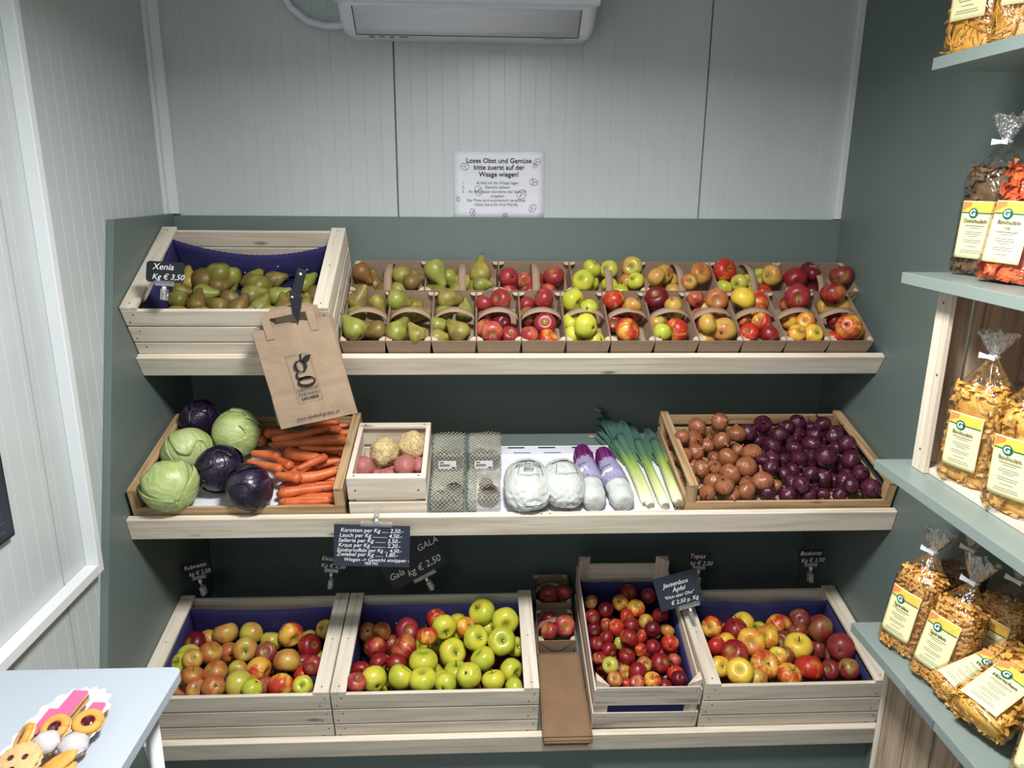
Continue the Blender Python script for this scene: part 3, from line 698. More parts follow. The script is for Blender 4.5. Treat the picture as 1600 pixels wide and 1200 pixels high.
BK = [("175,175,54b@-45 375,180,54r@160 460,215,42r@30", 3.636), ("590,170,62g@-60 665,205,30g1@-60 838,155,60y@90 852,235,46g@0", 3.636), ("1000,195,58P 1085,210,32P1 1255,190,60P", 3.636),
      ("1405,215,66G 1470,145,54G 1570,150,54L 1700,135,60L 1722,215,50G 1570,235,38G1", 3.636)]
BK2 = ["320,200,50O 390,160,50O 580,160,58O 520,205,38O 415,232,30O1", "705,140,64M 785,205,46L 705,232,34G1 955,165,56O 888,178,28G1", "1075,190,72R 1110,120,54D1 1165,165,42D1 1320,172,62B"]
desc = ['olive pears', 'green pears', 'speckled pears', 'pinkish red apples', 'red apples and a pale one', 'yellow-green apples', 'yellow and red apples', 'one dark red apple on top', 'russet apples', 'yellow and red apples piled high', 'red and yellow apples', 'one big striped apple']
for i in range(12):
    punnet(ST.mat(x0+i*pw+.0006, .002, .001), pw-.0012, .232, PH, True, 'cardboard punnet, %s from left in front row, %s' % (ORD[i], desc[i]), 'cardboard punnets in the front row')
    bd = (x0+i*pw-.004, x0+(i+1)*pw+.004, .004, .236); wh = '%s front punnet on top shelf' % ORD[i]
    if i < 6: heap(wh, ST, FR[i], 3.636, (520, 380), .062, .05, kind='pear' if i < 3 else 'apple', rlim=(.026, .037) if i < 3 else (.028, .039), bounds=bd, group='fruit in the '+wh, ldrop=.03, rows=1)
    else: heap(wh, ST, FR2[i-6], 3.333, (920, 380), .062, .05, rlim=(.028, .039), bounds=bd, group='fruit in the '+wh, ldrop=.03, rows=1)
    KU = [g for g in (FR[i] if i < 6 else FR2[i-6])]; KU = [f.K for f in TOPS[wh]]
    underlay(wh, ST, bd[0]+.006, bd[1]-.006, .008, .232, .030, KU, 'pear' if i < 3 else 'apple', 'fruit in the '+wh, ('pear' if i < 3 else 'apple')+' lying underneath in the '+wh, n=.036, nearmin=.72, hidmax=3)
bx0 = .588; bw = (2.236-bx0)/7
bdesc = ['brown and olive pears', 'green and yellow pears', 'two pinkish red apples', 'yellow-green apples heaped above the rim', 'russet apples', 'green-red and russet apples', 'dark red and brownish apples']
for i in range(7):
    x = bx0+i*bw-(.012 if i == 6 else 0)
    punnet(ST.mat(x+.0006, .239, .001), bw-.002, .158, PH, False, 'cardboard punnet, %s from left in rear row, %s' % (ORD[i], bdesc[i]), 'cardboard punnets in the rear row')
    bd = (x-.002, x+bw+.002, .238, .405); wh = '%s rear punnet on top shelf' % ORD[i]
    if i < 4: heap(wh, ST, BK[i][0], 3.636, (520, 380), .060, .05, kind='pear' if i < 2 else 'apple', rlim=(.026, .037), bounds=bd, group='fruit in the '+wh, ldrop=.03, rows=1)
    else: heap(wh, ST, BK2[i-4], 3.333, (920, 380), .060, .05, rlim=(.028, .039), bounds=bd, group='fruit in the '+wh, ldrop=.03, rows=1)
    underlay(wh, ST, bd[0]+.006, bd[1]-.006, .242, .398, .030, [f.K for f in TOPS[wh]], 'pear' if i < 2 else 'apple', 'fruit in the '+wh, ('pear' if i < 2 else 'apple')+' lying underneath in the '+wh, n=.036, nearmin=.72, hidmax=3)
# two punnets on the bottom shelf, raised on a folded carton
tag(MB().box(0, .125, 0, .30, 0, .022).build('carton', M['card'], None, SB.mat(1.188, .29, .001)), 'flat brown carton under the two punnets on bottom shelf', 'carton')
for i, (u, dd) in enumerate(((.285, 'nearer'), (.43, 'farther'))):
    punnet(SB.mat(1.189, u, .024 if i == 0 else .05), .125, .142, PH, True, 'cardboard punnet of reddish apples on bottom shelf, %s of the two' % dd, 'cardboard punnets between the bottom crates')
tag(MB().box(0, .123, 0, .135, 0, .025).build('carton', M['card'], None, SB.mat(1.19, .435, .0235)), 'second brown carton raising the farther punnet on bottom shelf', 'carton')
heap('nearer bottom punnet', SB, "215,460,60P 125,430,46D 128,495,46P 100,400,40D1", 3.333, (820, 840), .085, 0, rlim=(.028, .037), bounds=(1.187, 1.318, .285, .43), group='apples in the nearer bottom punnet', rows=1)
heap('farther bottom punnet', SB, "125,295,62B 215,330,40P 90,340,36D1", 3.333, (820, 840), .112, 0, rlim=(.028, .038), bounds=(1.187, 1.318, .43, .575), group='apples in the farther bottom punnet', rows=1)

# ================================================================ onions
GO = 'brown onions in the flat crate'; GR_ = 'red onions in the flat crate'
OB = (1.61, 2.20, .012, .385)
heap('left part of onion crate', SM, "530,210,36n 655,165,50n 757,140,42n 745,180,36n1 640,220,42n 830,195,46n 765,225,42n 700,245,38n1 790,300,45n 650,275,40n1 900,285,50n 875,340,50n 730,345,38n1 675,350,42n 800,375,50n 730,410,48n 948,405,50n 875,430,38n1 705,470,38n 795,465,46n 888,470,45n 560,290,34n 582,360,32n 595,410,32n 1003,425,28n1 840,265,30n1",
     2.857, (860, 610), .046, .17, kind='onion', rlim=(.022, .034), bounds=OB, group=GO, stem=.4)
heap('right part of onion crate', SM, "885,185,40q 948,152,42q 920,225,32q1 1055,165,36q 1098,135,38q 1150,150,32q1 1215,152,40q 985,250,52q 1020,195,42q 1090,260,42q 1165,245,48q 1100,200,40q1 1265,205,42q 1180,200,36q1 985,305,40q1 1040,310,34q1 985,345,38q 1105,305,40q 1230,295,54q 1245,345,34q1 1325,240,42q 1340,310,48q 1165,300,36q1 1080,355,36q1 1160,370,38q 1215,390,45q 1090,415,45q 1160,425,38q1 1320,410,56q 1290,350,36q1 1380,310,36q1 1385,370,40q 1425,350,35q1 1430,440,48q 1375,470,36q 1300,475,38q 1150,470,42q 1215,465,32q1 1060,470,42q 980,475,38q 1255,430,32q1 1040,375,34q1 1280,260,36q1 950,310,30q1 1395,415,32q1 1060,225,32q1 1320,180,30q1",
     2.857, (860, 610), .046, .17, kind='onion', rlim=(.022, .034), bounds=OB, group=GR_, stem=.4, rows=7)
TOPS['onions'] = TOPS['left part of onion crate']+TOPS['right part of onion crate']
underlay('onions', SM, 1.61, 1.83, .012, .385, .026, 'n', 'onion', GO, 'brown onion underneath the top layer of the onion crate, mostly hidden', nearmin=.72, hidmax=4)
underlay('onions', SM, 1.84, 2.20, .012, .385, .026, 'q', 'onion', GR_, 'red onion underneath the top layer of the onion crate, mostly hidden', nearmin=.72, hidmax=4)

# ================================================================ cabbages
def cabbage(px, py, rp, n, K, label, ax=(0, -1, .3), seed=0, sq=.9):
    P = SM.at(180+px/4, 580+py/4, n); zc = -(RC.transposed() @ (P-CAM)).z; R = rp/4*zc/F
    mat = M['kraut' if K == 'w' else 'blau']; T = Matrix.Translation(P) @ Vector(ax).to_track_quat('Z', 'Y').to_matrix().to_4x4() @ RZ(seed*50) @ Matrix.Diagonal((R, R, R, 1))
    mb = MB(); pr = [(max(.01, math.sin(PI*i/18)), sq*math.cos(PI*i/18)) for i in range(19)][::-1]
    def nf(p, s=0, a=.035):
        q = Vector(p); return tuple(q*(1+a*noise.noise(q*1.6+Vector((seed, s, 0)))))
    mb.revolve(pr, 28, fn=nf); o = mb.build('cabbage', mat, None, T); tag(o, label, 'cabbage', 'cabbages in the flat crate')
    for k in range(3):
        lf = MB(); a0 = k*2.1+seed
        def leaf(u, v):
            th = .0+(2.0+.25*math.sin(a0*3+v*9))*u; ph = a0+(v-.5)*2.3*(1-.25*u); r = 1.012+.035*u+.03*(abs(v-.5)*2)**3+.012*math.sin(v*22+u*7)*u
            q = Vector((math.sin(th)*math.cos(ph), math.sin(th)*math.sin(ph), sq*math.cos(th)))*r
            return nf(q)
        lf.grid(leaf, 14, 18); lo = lf.build('outer_leaf', mat, o, solid=.012)
    return o
cabbage(345, 715, 165, .100, 'w', 'pale green cabbage in the front left corner of the brown crate', (.45, -.8, -.35), 1)
cabbage(450, 495, 148, .098, 'w', 'pale green cabbage behind the front left one, in the middle', (-.5, .5, .7), 2)
cabbage(755, 385, 148, .110, 'w', 'darker green cabbage at the back beside the paper bag', (.6, .6, -.4), 3, .95)
cabbage(655, 610, 148, .092, 'b', 'dark red cabbage in the middle between green cabbages and carrots', (-.6, .7, .2), 4)
cabbage(835, 725, 150, .088, 'b', 'dark red cabbage at the front beside the carrots', (.7, .5, .3), 5)
cabbage(530, 300, 122, .110, 'b', 'dark red cabbage in the rear left corner of the brown crate', (-.6, .6, .4), 6)
# carrots
CR = [(1030, 855, 1380, 838, 26, .020, 0), (1020, 820, 1355, 800, 33, .03, 0), (1010, 768, 1385, 715, 38, .045, 0), (1030, 715, 1260, 712, 26, .035, 0), (1160, 672, 995, 645, 36, .075, 1),
      (1140, 668, 1400, 622, 40, .055, 0), (1250, 592, 1425, 552, 26, .055, 0), (1130, 612, 1325, 532, 30, .085, 0), (1105, 600, 1010, 545, 34, .09, 1), (1045, 612, 815, 568, 32, .085, 1), (1035, 530, 845, 512, 36, .09, 1),
      (1060, 505, 1300, 548, 44, .075, 0), (1040, 480, 1430, 500, 30, .065, 0), (960, 455, 1460, 428, 40, .095, 2), (980, 425, 1345, 360, 33, .11, 0), (930, 392, 1090, 385, 32, .10, 0), (905, 450, 960, 470, 38, .075, 3),
      (1335, 362, 1415, 362, 30, .10, 2), (1400, 385, 1470, 372, 24, .085, 0), (1180, 335, 1400, 318, 22, .10, 0), (1150, 478, 1440, 485, 22, .085, 0), (1100, 740, 1380, 750, 24, .025, 0), (1080, 640, 1380, 665, 26, .035, 0), (1000, 560, 1180, 575, 24, .045, 0), (1080, 440, 1460, 462, 26, .06, 0), (960, 420, 1300, 410, 26, .07, 0), (1300, 345, 1460, 340, 22, .075, 0)]+[(1000+q*13 % 60, 400+q*38, 1400+q*29 % 50, 395+q*37+(q*17 % 30), 30, .028, 0) for q in range(12)]
ci = []
for i, (xa, ya, xb, yb, r, n, hd) in enumerate(CR):
    A = SM.at(180+xa/4, 580+ya/4, n); B = SM.at(180+xb/4, 580+yb/4, n-.004); zc = -(RC.transposed() @ (A-CAM)).z; R = r/4*zc/F
    if hd == 3: B = A+(SM.U*.10-SM.N*.01)
    thick_first = hd in (1, 3) or (hd == 0 and i % 3 != 1)
    P0, P1 = (A, B) if thick_first else (B, A)
    ci.append((P0, P1, R, hd, xa, ya))
order = sorted(range(len(ci)), key=lambda i: -CR[i][1])
for rk, i in enumerate(order):
    P0, P1, R, hd, xa, ya = ci[i]; D = P1-P0; L = D.length
    if L < .07: P1 = P0+D.normalized()*.08; D = P1-P0; L = .08
    q = D.normalized().to_track_quat('X', 'Z'); T = Matrix.Translation(P0) @ q.to_matrix().to_4x4(); b = random.uniform(-.006, .006)
    pts = []; rad = []
    for k in range(13):
        t = k/12; pts.append((L*t, b*math.sin(PI*t), b*.5*math.sin(PI*t*1.5)))
        rr = R*(1-.42*t)*(1+.04*math.sin(k*2.3+i)); rr *= math.sqrt(max(0, 1-((.08-t)/.08)**2)) if t < .08 else 1
        rr *= math.sqrt(max(.02, 1-((t-.9)/.105)**2)) if t > .9 else 1
        rad.append(max(rr, R*.35) if k == 0 else rr)
    place = 'carrot, %s from the front of the pile beside the cabbages' % ORD[rk] if rk < 19 else 'carrot, %s from the back of the pile beside the cabbages' % ORD[len(order)-1-rk]
    o = tag(MB().tube(pts, rad, 12).build('carrot', M['carrot'], None, T), place, 'carrot', 'carrots in the flat crate')
    MB().tube([(-.002, 0, 0), (.0015, 0, 0), (.004, 0, 0)], [R*.2, R*.36, R*.42], 8).build('crown', M['crown'], o)
# celeriac and sweet potatoes
def blob(name, cat, P, r, mat, label, group, seed, sc_=(1, 1, 1), amp=.1, fr=2.2, rot=0):
    mb = MB(); pr = [(max(.01, math.sin(PI*i/20)), math.cos(PI*i/20)) for i in range(21)][::-1]
    mb.revolve(pr, 30, fn=lambda p: tuple(Vector(p)*(1+amp*noise.noise(Vector(p)*fr+Vector((seed*3.3, 0, 0)))+amp*.5*noise.noise(Vector(p)*fr*3+Vector((seed, 5, 0))))))
    return tag(mb.build(name, mat, None, Matrix.Translation(P) @ RZ(rot) @ Matrix.Diagonal((r*sc_[0], r*sc_[1], r*sc_[2], 1))), label, cat, group)
def P5(x, y, n): return SM.at(520+x/4, 620+y/4, n)
blob('celeriac', 'celeriac', P5(318, 345, .098), .045, M['celer'], 'knobbly beige celeriac in the small crate, left of the two', 'celeriac', 1, amp=.16, fr=2.)
blob('celeriac', 'celeriac', P5(498, 305, .098), .045, M['celer'], 'knobbly beige celeriac in the small crate, right rear one', 'celeriac', 5, amp=.16, fr=2.)
for k, (x, y, r, n, s, lb) in enumerate(((192, 435, .033, .075, (1, 1.1, .95), 'front left corner of the small crate'), (455, 428, .034, .075, (1, 1.2, .95), 'right front of the small crate with a pointed end'), (545, 425, .026, .068, (.9, 1.3, .9), 'against the right side of the small crate'), (350, 492, .03, .042, (1.4, 1, .8), 'low in the middle under the celeriac'), (262, 485, .022, .045, (1, 1, .8), 'low at the front, between the two larger ones'))):
    blob('sweet_potato', 'sweet potato', P5(x, y, n), r, M['sweet'], 'reddish sweet potato, '+lb, 'sweet potatoes', k+2, s, .12, 1.2)
for k, (x, u) in enumerate(((.66, .10), (.72, .2), (.79, .12), (.79, .22))):
    blob('sweet_potato', 'sweet potato', SM.p(x, u, .038), .028, M['sweet'], 'reddish sweet potato buried at the bottom of the small crate', 'buried sweet potatoes', k+9, (1, 1.2, .9), .12, 1.2)
# ================================================================ air conditioner, cable, notice
ac = empty('air_conditioner', TL(0, 0, 0), 'white wall-mounted air conditioner at the top of the ribbed back wall', 'air conditioner')
x0, x1 = .588, 1.342
def acring(x, k):
    pr = [(YB-.001, 2.57), (YB-.001, 2.287), (-.10, 2.283), (-.128, 2.292), (-.165, 2.325), (-.192, 2.348), (-.2, 2.37), (-.2, 2.57)]
    cy, cz_ = -.09, 2.44
    return [Vector((x, min(YB-.001, cy+(y-cy)*(k if y < 0 else 1)), cz_+(z-cz_)*(k if z < 2.5 else 1))) for y, z in pr]
MB().loft([acring(x0, .80), acring(x0+.006, .93), acring(x0+.02, 1), acring(x1-.02, 1), acring(x1-.006, .93), acring(x1, .80)], smooth=False).build('housing', M['ac'], ac, bevel=.006)
MB().loft([[Vector((x, y, z)) for y, z in ((-.195, 2.352), (-.218, 2.352), (-.226, 2.362), (-.226, 2.57), (-.195, 2.57))] for x in (x0-.002, x1+.002)], smooth=False).build('front_cover', M['ac'], ac, bevel=.006)
def lv(u, v): return (.632+.655*u, -.110-.082*v, 2.2825+.064*v**1.1+.001)
ml = MB().grid(lambda u, v: (.636+.655*u, -.122-.066*v, 2.2845+.0615*v-.006*math.sin(PI*v)*.0), 2, 4); lo = ml.build('louver', M['ac'], ac, solid=.003)
MB().tube([(.634, -.120, 2.282), (.634, -.19, 2.345)], .0012, 5).tube([(.634, -.120, 2.282), (1.293, -.120, 2.282)], .0012, 5).tube([(1.293, -.120, 2.282), (1.293, -.19, 2.345)], .0012, 5).build('louver_gap', M['dark'], ac)
ic = MB()
for x, z in ((.675, 0),): ic.add([(x-.012, -.075, 2.2822), (x+.012, -.075, 2.2822), (x, -.105, 2.2822)], [(0, 1, 2)])
for x, w in ((.705, .008), (.735, .008), (.77, .012)): ic.box(x-w, x+w, -.094, -.084, 2.2815, 2.2823)
ic.box(1.19, 1.25, -.095, -.092, 2.2815, 2.2823); ic.build('pictograms', M['grey'], ac)
tag(MB().tube([(.36, -.0, 2.6), (.385, .0, 2.44), (.42, .0, 2.375), (.47, -.005, 2.338), (.53, -.02, 2.322), (.587, -.05, 2.32)], .011, 10).build('cable', M['ac'], None), 'white cable curving down the back wall into the air conditioner', 'cable')
# laminated notice
nt = empty('notice', TL(1.0615, YB-.0035, 1.855), 'white laminated paper notice with German weighing instructions on the back wall', 'sign')
nt.rotation_euler = (0, math.radians(-.3), 0)
MB().grid(lambda u, v: (-.151+.302*u, -.001-.0015*noise.noise((u*4, v*3, 0)), -.107+.214*v), 12, 10).build('sheet', M['paperw'], nt, solid=.001)
tx = MB()
for s, z, sz in (('Loses Obst und Gemüse', .070, .0215), ('bitte zuerst auf der', .049, .0215), ('Waage wiegen!', .027, .0215)): put_text(tx, s, 0, z, sz, -.0045, bold=.012)
for s, z, x in (('Artikel auf die Waage legen', .003, -.005), ('Gewicht ablesen', -.011, -.005), ('An der Kassen Startseite das Gewicht', -.025, -.005), ('eingeben', -.039, -.005), ('Der Preis wird automatisch berechnet', -.053, -.01), ('Vielen Dank für Ihre Mithilfe', -.067, -.01)): put_text(tx, s, x, z, .0125, -.0045, mi=1)
for i, z in enumerate((.003, -.011, -.025)): put_text(tx, '%d.' % (i+1), -.118, z, .0125, -.0045, mi=1)
def ringline(mb, cx, cz, rx, rz, a0=0, a1=2*PI, n=16, rot=0, r=.0005, mi=0):
    c, s = math.cos(rot), math.sin(rot); mb.tube([(cx+rx*math.cos(a)*c-rz*math.sin(a)*s, -.0045, cz+rx*math.cos(a)*s+rz*math.sin(a)*c) for a in (a0+(a1-a0)*i/n for i in range(n+1))], r, 4, mi=mi)
for cx, cz, r, k in ((-.112, .058, .014, 3), (.125, .074, .012, 4), (.118, .062, .008, 2), (-.068, -.018, .016, 5), (.075, -.03, .018, 4), (.115, .01, .014, 6), (-.135, -.045, .008, 2), (-.088, -.088, .012, 5), (.02, -.097, .008, 3), (.112, -.075, .014, 4)):
    ringline(tx, cx, cz, r, r*.75, rot=k, mi=1)
    for q in range(k): a = q*2.2+k; tx.tube([(cx, -.0045, cz), (cx+r*.9*math.cos(a), -.0045, cz+r*.7*math.sin(a))], .0004, 4, mi=1)
tx.build('lettering', [M['ink'], M['inkg']], nt)

# ================================================================ price signs on clear clips
def sign(px, py, Y, w, h, roll, lines, label, clip='down', tilt=-8, mat='slate', lw=.3, clen=.03, cx=0, group=None, bright=True, shear=.25, jaw=True, corner=True, size_clip=.5):
    P = at(px, py, Y=Y); t = empty('price_sign', Matrix.Translation(P) @ RY(-roll) @ RX(tilt), label, 'sign', group)
    c = .006 if corner else .001
    poly = [(-w/2+c, -h/2), (w/2-c, -h/2), (w/2, -h/2+c), (w/2, h/2-c), (w/2-c, h/2), (-w/2+c, h/2), (-w/2, h/2-c), (-w/2, -h/2+c)]
    MB().prism(poly, 0, .002).build('board', M[mat], t)
    m = MB()
    for s, x, z, sz in lines: put_text(m, s, x, z, sz, -.0006, shear=shear, bold=.0, align='LEFT')
    m.build('lettering', M['chalk'], t)
    s = -1 if clip == 'down' else 1; k = w*size_clip/2; z0 = s*(h/2-.004)
    cl = empty_child('clip', t)
    MB().box(cx-k, cx+k, -.004, .006, min(z0, z0+s*.014), max(z0, z0+s*.014)).build('clamp_bar', M['acryl'], t, bevel=.001)
    MB().tube([(cx, .001, z0+s*.013), (cx, .001, z0+s*(.013+clen))], .0045, 8).box(cx-.004, cx+.004, -.004, .005, min(z0+s*.016, z0+s*.026), max(z0+s*.016, z0+s*.026), 1).build('swivel_stem', [M['acryl'], M['white']], t)
    if jaw: MB().box(cx-.007, cx+.007, -.009, -.005, min(z0+s*(.010+clen), z0+s*(.04+clen)), max(z0+s*(.010+clen), z0+s*(.04+clen))).box(cx-.007, cx+.007, .009, .012, min(z0+s*(.010+clen), z0+s*(.04+clen)), max(z0+s*(.010+clen), z0+s*(.04+clen))).box(cx-.007, cx+.007, -.005, .009, min(z0+s*(.010+clen), z0+s*(.016+clen)), max(z0+s*(.010+clen), z0+s*(.016+clen))).build('jaw', M['acryl'], t, bevel=.001)
    return t
def empty_child(*a): return None
sign(258, 425, -.475, .100, .056, -3, [('Xenia', -.034, .006, .024), ('Kg € 3,50', -.034, -.020, .021)], 'black price tag reading Xenia on the pear crate', clen=.012, tilt=-15)
sign(307, 889, -.285, .090, .052, 14, [('Rubinette', -.040, .004, .019), ('kg € 2,50', -.030, -.020, .019)], 'black price tag reading Rubinette behind the leftmost bottom crate')
sign(519, 878, -.285, .092, .052, -6, [('Elstar', -.036, .004, .020), ('Kg € 2,50', -.036, -.020, .020)], 'black price tag reading Elstar, partly hidden by the large price list')
sign(1093, 874, -.285, .088, .050, -3, [('Topaz', -.036, .004, .022), ('kg € 2,50', -.032, -.020, .020)], 'black price tag reading Topaz at left rear of rightmost crate')
sign(1267, 869, -.285, .088, .052, 2, [('Boskoop', -.038, .004, .021), ('Kg € 2,50', -.034, -.021, .020)], 'black price tag reading Boskoop at rear of rightmost crate')
L = [('Karotten per Kg ..... 2,50.-', -.088, .040, .0165), ('Lauch per Kg ........... 4,50.-', -.091, .025, .0165), ('Sellerie per Kg ........ 3,50.-', -.094, .010, .0165), ('Kraut per Kg ........... 2,20.-', -.094, -.004, .0165),
     ('Süsskartoffeln per Kg ... 4,50.-', -.098, -.018, .015), ('Zwiebel per Kg ...... 1,80.-', -.098, -.031, .0165), ('Wiegen -> Gewicht eintippen -', -.078, -.046, .0145), ('FERTIG', -.02, -.056, .012)]
t = sign(581, 853, -.615, .212, .122, -2.5, L, 'large grey price list clipped to the middle shelf lip, handwritten vegetable prices', clip='up', tilt=-6, mat='slateg', clen=.02, cx=.012, corner=False, size_clip=.42, shear=.2)
sign(640, 872, -.315, .205, .15, 29.5, [('GALA', .035, .005, .030), ('Gala', -.095, -.040, .030), ('kg € 2,50', -.035, -.055, .032)], 'large tilted black sign reading GALA behind the second bottom crate', clen=.02, cx=.012, corner=False, size_clip=.4, shear=.3, tilt=-6)
sign(1060, 922, -.43, .142, .108, 16, [('Jausenbox', -.045, .018, .020), ('Äpfel', -.02, -.002, .020), ('"Klein aber Oho"', -.052, -.020, .014), ('€ 2,50 p. Kg', -.035, -.042, .018)], 'glossy grey sign reading Jausenbox Äpfel above the narrow crate', mat='slateg', cx=.02, clen=.02, corner=False, tilt=-14, shear=.3)

# ================================================================ paper bags held by a clamp
def paper_bag(P, roll, label, front=True, w=.222, h=.288):
    t = empty('paper_bag', Matrix.Translation(P) @ RY(-roll), label, 'bag', 'kraft paper bags on the clamp')
    def body(y0):
        def fn(u, v):
            x = (-.5+u)*w*(1-.02*v); z = (-.5+v)*h; y = y0+.004*noise.noise((u*3, v*4, y0*90))+(.0025*math.exp(-((v-.33)/.012)**2) if v > 0 else 0)
            return (x, y, z)
        return fn
    m = MB(); m.grid(body(-.005), 24, 30); m.grid(lambda u, v: (body(.004)(u, v)), 10, 12)
    for uu in (0, 1): m.grid(lambda a, v: (body(-.005)(uu, v)[0]+(.002 if uu else -.002)*math.sin(PI*a), body(-.005)(uu, v)[1]*(1-a)+body(.004)(uu, v)[1]*a, (-.5+v)*h), 2, 20)
    m.grid(lambda u, a: ((-.5+u)*w, body(-.005)(u, 0)[1]*(1-a)+body(.004)(u, 0)[1]*a, -.5*h), 24, 2)
    m.build('body', M['kraft'], t)
    for y in (-.0065, .005):
        hd = MB(); hz = h/2; a, b = -.062, .062
        # flat paper handle: two uprights joined by a slightly skewed top strip
        hd.box(a-.011, a+.011, y-.0006, y+.0006, hz-.03, hz+.035); hd.box(b-.011, b+.011, y-.0006, y+.0006, hz-.03, hz+.035)
        hd.add([(a-.011, y, hz+.030), (a+.012, y, hz+.046), (b-.012, y, hz+.046), (b+.011, y, hz+.030), (b+.0, y, hz+.026), (a+.0, y, hz+.026)], [(0, 1, 2, 3, 4, 5)])
        hd.build('handle', M['kraft'], t, solid=.001)
    if not front: return t
    lg = MB(); Y = -.0105
    def P_(x, z): return (x, Y, z)
    def strip(pts, r=.0006): lg.tube([P_(x, z) for x, z in pts], r, 4, flat=.4)
    fx, fz = -.003, -.01
    fw, fh = .034, .069
    strip([(fx-fw, fz+fh), (fx-fw, fz-fh), (fx+fw, fz-fh), (fx+fw, fz+fh-.018)]); strip([(fx-fw, fz+fh), (fx-.002, fz+fh)]); strip([(fx+.012, fz+fh), (fx+.024, fz+fh), (fx+.024, fz+fh-.008)])
    def annulus(cx, cz, ro, ri, oc=(0, 0), rot=0, n=36, a0=0, a1=2*PI):
        v = []; f = []; c, s = math.cos(rot), math.sin(rot)
        for i in range(n+1):
            a = a0+(a1-a0)*i/n
            for (rx, rz), (ox, oz) in ((ro, (0, 0)), (ri, oc)):
                X = ox+rx*math.cos(a); Z = oz+rz*math.sin(a); v.append(P_(cx+X*c-Z*s, cz+X*s+Z*c))
        for i in range(n): f.append((2*i, 2*i+1, 2*i+3, 2*i+2))
        lg.add(v, f)
    gx, gz = fx-.002, fz+.034
    annulus(gx, gz, (.019, .0175), (.0095, .015))
    annulus(gx+.005, gz-.046, (.026, .0155), (.0205, .0095), (.0012, .0015))
    annulus(gx-.012, gz-.026, (.0085, .0115), (.003, .0065), (.001, 0), a0=PI*.55, a1=PI*1.6, n=16)
    lg.add([P_(gx-.013, gz-.0315), P_(gx+.016, gz-.0315), P_(gx+.028, gz-.042), P_(gx+.02, gz-.0385), P_(gx-.012, gz-.0375)], [(0, 4, 3, 2, 1)])
    lf = [(.008, .012), (.012, .021), (.022, .027), (.038, .028), (.032, .016), (.022, .010), (.012, .009)]
    lg.add([P_(gx+x, gz+z) for x, z in lf], [tuple(range(len(lf)))[::-1]])
    lg.add([P_(gx+.003, gz+.014), P_(gx+.008, gz+.014), P_(gx+.012, gz+.034), P_(gx+.0065, gz+.034)], [(0, 1, 2, 3)])
    for s_, z, b_ in (('OBSTHOF', -.037, 0), ('ANDREAS', -.050, 0), ('GRUBER', -.063, .015)): put_text(lg, s_, fx, fz+z, .0125, Y, sp=1.08, bold=b_, sx=1.05)
    put_text(lg, 'www.obsthof-gruber.at', .004, -.128, .0132, Y, bold=.004)
    lg.build('printed_logo', M['ink'], t); return t
Pb = at(477, 583, Y=-.482)
paper_bag(Pb, 12.5, 'front kraft paper bag printed with a large g logo, hanging before the pears')
paper_bag(Pb+Vector((-.004, .018, .002)), 9.5, 'rear kraft paper bag hanging behind the printed one', False)
Pc = at(462, 462, Y=-.486)
t = empty('bag_clamp', Matrix.Translation(Pc) @ RY(-18), 'black plastic clamp holding the kraft paper bags on the pear crate', 'clamp')
t.matrix_world = Matrix.Translation(Pc) @ RY(17)
MB().box(-.013, .013, -.004, .002, -.02, .075).build('upper_strap', M['black'], t, bevel=.002)
MB().add([(x*k, y, z) for y in (-.010, -.005) for x, z, k in ((-.020, .012, 1), (.020, .004, 1), (.026, -.072, 1), (.006, -.050, 1))], [(0, 1, 2, 3), (7, 6, 5, 4), (0, 4, 5, 1), (1, 5, 6, 2), (2, 6, 7, 3), (3, 7, 4, 0)]).build('lower_jaw', M['black'], t, bevel=.001)
MB().tube([(-.0, -.0045, .062), (0, -.006, .062)], .004, 10).tube([(-.006, -.010, -.004), (-.006, -.0125, -.004)], .003, 10).build('rivet', M['white'], t)

# stack of folded paper bags on the bottom shelf
for i in range(6):
    o = MB(); w = .15-.003*i; L0 = .30+.004*i; jx = random.uniform(-.003, .003)
    zo = .0225+(5-i)*.0052
    def fn(u, v, zz=0): 
        y = -.050-.004*((i*7) % 3)+.30*v if i else -.045+.312*v; 
        return (jx+(.008*v)+w*u*(1-.08*v), y, zo+.0008*noise.noise((u*3, v*5, i))-.012*max(0, .18-v)**1.2+.004*math.exp(-((v-1)/.05)**2)*(1 if i == 0 else 0)*(u))
    o.grid(fn, 10, 24); lb = ['top', 'second', 'third', 'fourth', 'fifth', 'lowest'][i]
    tag(o.build('paper_bag', M['kraftd'], None, SB.mat(1.180, 0, .001), solid=.004), 'folded brown paper bag, %s in the stack over the bottom lip' % lb, 'bag', 'folded paper bags on the bottom shelf')

